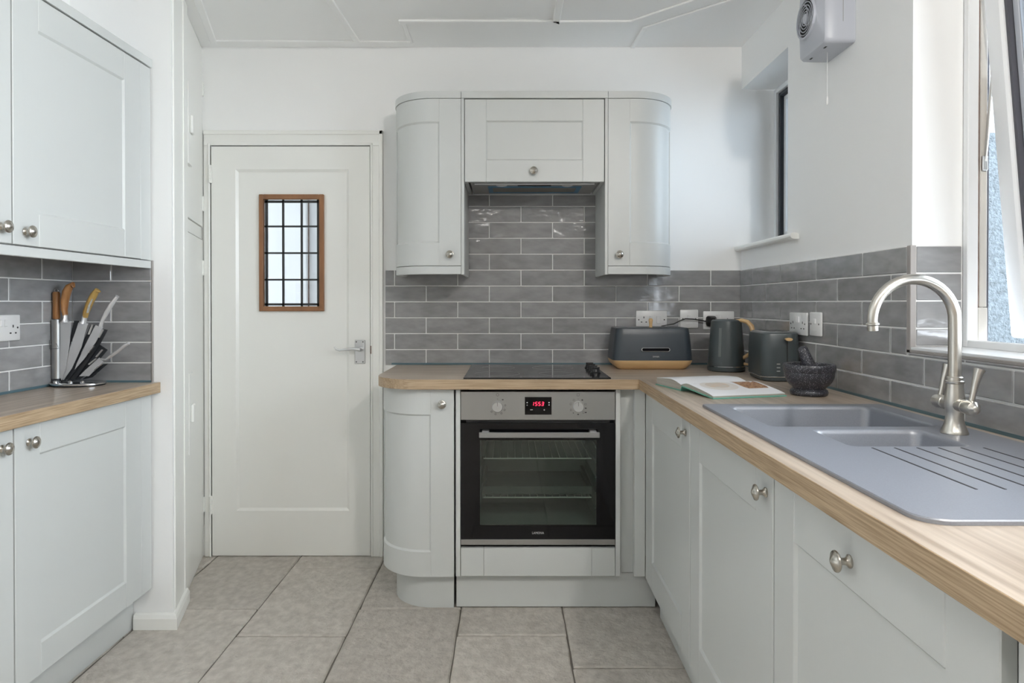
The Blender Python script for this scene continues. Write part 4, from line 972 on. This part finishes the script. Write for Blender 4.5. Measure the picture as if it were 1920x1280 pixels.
for side in (1, -1):
    T, Bt = curve_pages(side)
    bm = BM(); book_strip(bm, T, Bt, 0, BL); obj('page_block', bm, 'page_block', bk)
    bm = BM(); book_strip(bm, [(y, z + 0.0012) for y, z in T], [(y, z + 0.0002) for y, z in T], -0.001, BL + 0.001); lf = obj('leaf', bm, 'page', bk, True, 60)
    if side < 0:
        def page_z(y):
            for (ya, za), (yb_, zb_) in zip(T, T[1:]):
                if yb_ <= y <= ya: return za + (zb_ - za) * (y - ya) / (yb_ - ya) + 0.0014
            return T[-1][1] + 0.0014
        # printed dishes: a plate of pale food and a tray of mixed salad
        def blob(name, m, x0, y0, rx, ry, up, n=22, sq=False):
            bm = BM(); rng = []
            cen = bm.verts.new((x0, y0, page_z(y0) + up)); inn = []; out = []
            for k in range(n):
                a = 2 * PI * k / n; q = 1.0
                if sq: q = min(1 / max(abs(math.cos(a)), 1e-3), 1 / max(abs(math.sin(a)), 1e-3)) * 0.92
                for f, arr in ((0.5, inn), (1, out)):
                    y = max(-0.188, y0 + ry * math.sin(a) * q * f); arr.append(bm.verts.new((x0 + rx * math.cos(a) * q * f, y, page_z(y) + up)))
            for k in range(n):
                bm.faces.new((cen, inn[k], inn[(k + 1) % n])); bm.faces.new((inn[k], out[k], out[(k + 1) % n], inn[(k + 1) % n]))
            return obj(name, bm, m, lf)
        mat('photo_table', (0.66, 0.67, 0.74), 0.6)
        mat('photo_plate', (0.72, 0.69, 0.66), 0.6)
        mat('photo_noodles', (0.66, 0.52, 0.40), 0.6, var=0.6, vscale=(45, 45, 45), col2=(0.60, 0.58, 0.55))
        mat('photo_salad', (0.52, 0.32, 0.17), 0.6, var=0.8, vscale=(160, 160, 160), col2=(0.16, 0.055, 0.03))
        blob('printed_plate', 'photo_plate', 0.085, -0.085, 0.062, 0.056, 0.0003)
        blob('printed_food', 'photo_noodles', 0.083, -0.078, 0.040, 0.034, 0.0006)
        blob('printed_salad', 'photo_salad', 0.200, -0.075, 0.045, 0.060, 0.0003, sq=True)

# ------------------------------------------------------------------ mortar and pestle
mo = thing('mortar', 'speckled dark granite mortar bowl on the worktop beside the sink', 'mortar', (0.947, 2.105, ZW), 0)
bm = BM(); lathe(bm, [(0.050, 0.0004), (0.0545, 0.003), (0.0565, 0.010), (0.0545, 0.017), (0.0480, 0.021), (0.0485, 0.024), (0.058, 0.033), (0.068, 0.046), (0.0735, 0.060), (0.0750, 0.071), (0.0745, 0.0735), (0.0765, 0.0755), (0.0785, 0.088), (0.0775, 0.096), (0.0755, 0.0985), (0.066, 0.0975), (0.062, 0.088), (0.052, 0.058), (0.034, 0.040), (0.0, 0.036)], 44, cap=False)
obj('bowl', bm, 'granite', mo, True, 50)
pe = thing('pestle', 'speckled grey granite pestle leaning in the mortar', 'pestle', (0.947, 2.105, ZW), 0)
bm = BM(); a0 = Vector((0.014, -0.006, 0.052)); a1 = Vector((-0.020, 0.008, 0.153)); dd = a1 - a0
tube(bm, [a0 + dd * t for t in (0, 0.05, 0.15, 0.5, 0.85, 0.94, 0.985, 1.0)], [0.010, 0.017, 0.021, 0.0185, 0.0160, 0.0145, 0.010, 0.003], 20); obj('shaft', bm, 'granite', pe, True, 60)

# ------------------------------------------------------------------ knife stand and knives
KS = (-1.520, 2.350, ZW)
kpx = lambda x, y: ((x - 955) / 532 + 1.520, 1.195 - (y - 568) / 532 - ZW)     # offsets within the stand plane
st = thing('knife_stand', 'round acrylic knife stand with fan of holders in the tiled corner', 'knife stand', KS, 0)
bm = BM(); lathe(bm, [(0.078, 0.0004), (0.082, 0.002), (0.082, 0.004)], 40); bmesh.ops.scale(bm, vec=(1.08, 0.86, 1), verts=bm.verts); obj('base_foot', bm, 'acrylic_dark', st, True)
bm = BM(); lathe(bm, [(0.080, 0.0045), (0.0835, 0.006), (0.0835, 0.0105), (0.081, 0.012)], 40); bmesh.ops.scale(bm, vec=(1.08, 0.86, 1), verts=bm.verts); obj('base_plate', bm, 'chrome', st, True)
def sheet(bm, pts, y0, y1):
    lo = [bm.verts.new((x, y0, z)) for x, z in pts]; hi = [bm.verts.new((x, y1, z)) for x, z in pts]; n = len(pts)
    bm.faces.new(lo); bm.faces.new(hi[::-1])
    for i in range(n): bm.faces.new((lo[i], hi[i], hi[(i + 1) % n], lo[(i + 1) % n]))
# sharpening-steel tube
tx_, _ = kpx(110, 0)
bm = BM(); lathe(bm, [(0.0155, 0.012), (0.0155, 0.026)], 20, Matrix.Translation((tx_, -0.012, 0))); obj('tube_foot', bm, 'acrylic_dark', st, True)
bm = BM(); lathe(bm, [(0.0158, 0.0262), (0.0158, 0.232), (0.0135, 0.232), (0.0135, 0.228)], 20, Matrix.Translation((tx_, -0.012, 0))); tbs = obj('holder_tube', bm, 'satin_steel', st, True)
fins = [[(142, 601), (151, 601), (131, 652), (128, 700), (121, 714), (116, 714)], [(172, 608), (180, 610), (152, 660), (146, 690), (128, 714), (121, 714)],
        [(192, 616), (201, 618), (186, 646), (160, 684), (140, 712), (128, 714)], [(184, 646), (199, 656), (182, 676), (160, 700), (146, 712), (130, 714)], [(184, 684), (198, 682), (168, 708), (150, 712)]]
for i, fpx in enumerate(fins):
    bm = BM(); sheet(bm, [kpx(*p) for p in fpx], -0.004 + 0.005 * i - 0.006, 0.0 + 0.005 * i - 0.006); obj('holder_fin', bm, 'acrylic_dark', st)
for p, q_ in (((172, 626), (179, 608)), ((191, 632), (199, 617)), ((172, 660), (182, 647)), ((186, 668), (197, 655)), ((172, 682), (186, 671)), ((182, 692), (197, 681))):
    bm = BM(); a, b = kpx(*p), kpx(*q_); tube(bm, [(a[0], -0.018, a[1]), (b[0], -0.018, b[1])], 0.0042, 8, flat=0.6); obj('clip', bm, 'bright_steel', st, True)
for x, y in ((142, 711), (164, 713), (114, 718)):
    bm = BM(); a = kpx(x, y); lathe(bm, [(0.007, 0.012), (0.007, 0.018), (0.004, 0.0205)], 12, Matrix.Translation((a[0], -0.030, 0))); obj('fixing_bolt', bm, 'chrome', st, True)
bm = BM(); a = kpx(102, 636); b = kpx(121, 652); c_ = kpx(104, 653)
tube(bm, [(a[0], -0.028, a[1]), (c_[0], -0.031, c_[1]), (b[0], -0.030, b[1]), (b[0] - 0.010, -0.030, b[1] + 0.018)], 0.0009, 6); obj('wire_hook', bm, 'lead', st)
def knife(name, label, handle_pts, handle_rad, hm, blade_px, y, bolster=None, patch=None):
    t = thing(name, label, 'knife' if 'steel' not in name else 'sharpener', KS, 0)
    bm = BM(); tube(bm, [(kpx(*p)[0], y, kpx(*p)[1]) for p in handle_pts], [r / 532 for r in handle_rad], 14, flat=0.62); h = obj('handle', bm, hm, t, True, 60)
    if bolster:
        bm = BM(); tube(bm, [(kpx(*p)[0], y, kpx(*p)[1]) for p in bolster[0]], [r / 532 for r in bolster[1]], 12, flat=0.6); obj('bolster', bm, 'knife_steel', t, True)
    bm = BM(); sheet(bm, [kpx(*p) for p in blade_px], y - 0.0012, y + 0.0012); obj('blade', bm, 'knife_steel', t)
    if patch:
        bm = BM(); tube(bm, [(kpx(*p)[0], y - 0.0075, kpx(*p)[1]) for p in patch[0]], [r / 532 for r in patch[1]], 8, flat=0.25); o = obj('worn_patch', bm, 'worn_patch', h, True); o['label'] = 'pale worn patch on the grip'
    return t
sst = thing('sharpening_steel', 'sharpening steel with wooden handle upright in the steel tube', 'sharpener', KS, 0)
bm = BM(); hx, hz0 = kpx(110, 598); _, hz1 = kpx(110, 547)
lathe(bm, [(0.0105, hz0 + 0.001), (0.0118, hz0 + 0.005), (0.0112, hz0 + 0.05), (0.0122, hz1 - 0.006), (0.0095, hz1)], 18, Matrix.Translation((hx, -0.012, 0))); obj('handle', bm, 'olive_wood', sst, True)
bm = BM(); lathe(bm, [(0.005, 0.045), (0.005, hz0 + 0.002)], 10, Matrix.Translation((hx, -0.012, 0))); obj('rod', bm, 'knife_steel', sst, True)
bm = BM(); tube(bm, [(hx + 0.006 * math.cos(R(a)), -0.012, hz1 + 0.005 + 0.006 * math.sin(R(a))) for a in range(-60, 241, 30)], 0.0011, 6); obj('hanging_ring', bm, 'chrome', sst, True)
knife('kitchen_knife', 'broad kitchen knife with brown grained wooden handle next to the sharpening steel', [(128, 591), (126, 580), (127, 562), (131, 546), (136, 537), (142, 533), (144, 539)], [6, 7.5, 9.5, 10, 9, 7, 3], 'olive_wood',
      [(119, 602), (139, 604), (136, 640), (128, 690), (121, 712), (118, 706)], -0.016, ([(128, 604), (128, 596), (128, 589)], [9, 5.5, 6]))
knife('kitchen_knife', 'kitchen knife with worn yellowish wooden handle in the middle of the stand', [(163, 595), (165, 584), (172, 567), (180, 552), (186, 544), (191, 547)], [6, 7.5, 8.5, 8.5, 7, 3], 'yellow_wood',
      [(151, 604), (169, 606), (156, 650), (138, 690), (122, 712), (120, 704), (124, 685)], -0.011, ([(160, 606), (162, 598), (163, 592)], [8, 6, 6.5]), ([(170, 586), (174, 572), (180, 560)], [3.5, 4, 3]))
knife('kitchen_knife', 'large all-steel knife leaning right in the stand', [(190, 612), (194, 600), (202, 585), (211, 570), (218, 560), (222, 555)], [5, 4.5, 6.3, 6.3, 5.5, 5], 'knife_steel',
      [(181, 609), (195, 613), (182, 640), (160, 672), (142, 692), (146, 680), (165, 640)], -0.006)
knife('paring_knife', 'small all-steel paring knife lowest at the right of the stand', [(190, 673), (198, 674), (208, 667), (222, 657), (234, 647), (241, 643)], [3, 3.2, 4.4, 5, 5, 4], 'knife_steel',
      [(186, 670), (193, 678), (182, 690), (166, 705), (148, 705), (160, 693)], 0.0)

# ------------------------------------------------------------------ extractor fan with pull cord
fan = thing('extractor_fan', 'white wall-mounted extractor fan with round grille and pull cord', 'fan', (XR, 2.207, 2.145), R(-90))
# local: x towards the camera, -y into the room
bm = BM(); w_, h_ = 0.192, 0.255
def vr(hw, z0, z1, r, y, n=5): return [(x, y, z) for x, z in rrect(0, (z0 + z1) / 2, hw * 2, z1 - z0, r, n)]
loft(bm, [vr(0.096, -0.125, 0.130, 0.012, -0.0004), vr(0.096, -0.125, 0.130, 0.014, -0.06), vr(0.095, -0.125, 0.129, 0.016, -0.085), vr(0.090, -0.121, 0.125, 0.018, -0.095), vr(0.070, -0.090, 0.10, 0.05, -0.106), vr(0.066, -0.078, 0.066, 0.064, -0.112)])
hs = obj('housing', bm, 'fan_plastic', fan, True, 30)
gz = -0.012
bm = BM(); lathe(bm, [(0.066, 0.111), (0.065, 0.119), (0.059, 0.119), (0.058, 0.112)], 40, Matrix.Translation((0, 0, gz)) @ Matrix.Rotation(R(90), 4, 'X'), cap=False); obj('bezel', bm, 'fan_plastic', fan, True)
bm = BM(); lathe(bm, [(0.058, 0.1125), (0.058, 0.1135)], 36, Matrix.Translation((0, 0, gz)) @ Matrix.Rotation(R(90), 4, 'X')); obj('recess', bm, 'dark_gap', fan)
bm = BM()
for r in (0.022, 0.032, 0.042, 0.052): tube(bm, [(r * math.cos(R(a)), -0.118, gz + r * math.sin(R(a))) for a in range(0, 361, 12)], 0.0016, 6, cap=False)
for k in range(3):
    a0 = 120 * k + 20; tube(bm, [((0.012 + 0.047 * t) * math.cos(R(a0 + 100 * t)), -0.1185, gz + (0.012 + 0.047 * t) * math.sin(R(a0 + 100 * t))) for t in [i / 10 for i in range(11)]], 0.0017, 6)
lathe(bm, [(0.016, 0.113), (0.016, 0.119), (0.010, 0.122)], 24, Matrix.Translation((0, 0, gz)) @ Matrix.Rotation(R(90), 4, 'X'))
obj('grille', bm, 'fan_plastic', fan, True)
for x in (0.05, -0.05): obj('vent_slot', bx(x - 0.008, x + 0.008, -0.078, -0.072, -0.1256, -0.1245), 'dark_gap', fan)
obj('seam', bx(0.0955, 0.0963, -0.041, -0.039, -0.06, 0.12), 'print_grey', fan)
bm = BM(); tube(bm, [(0.006, -0.047, -0.120), (0.006, -0.047, -0.275)], 0.0011, 6); lathe(bm, [(0.0012, -0.268), (0.0036, -0.274), (0.0038, -0.290), (0.002, -0.297)], 10, Matrix.Translation((0.006, -0.047, 0))); obj('pull_cord', bm, 'white_plastic', fan, True)
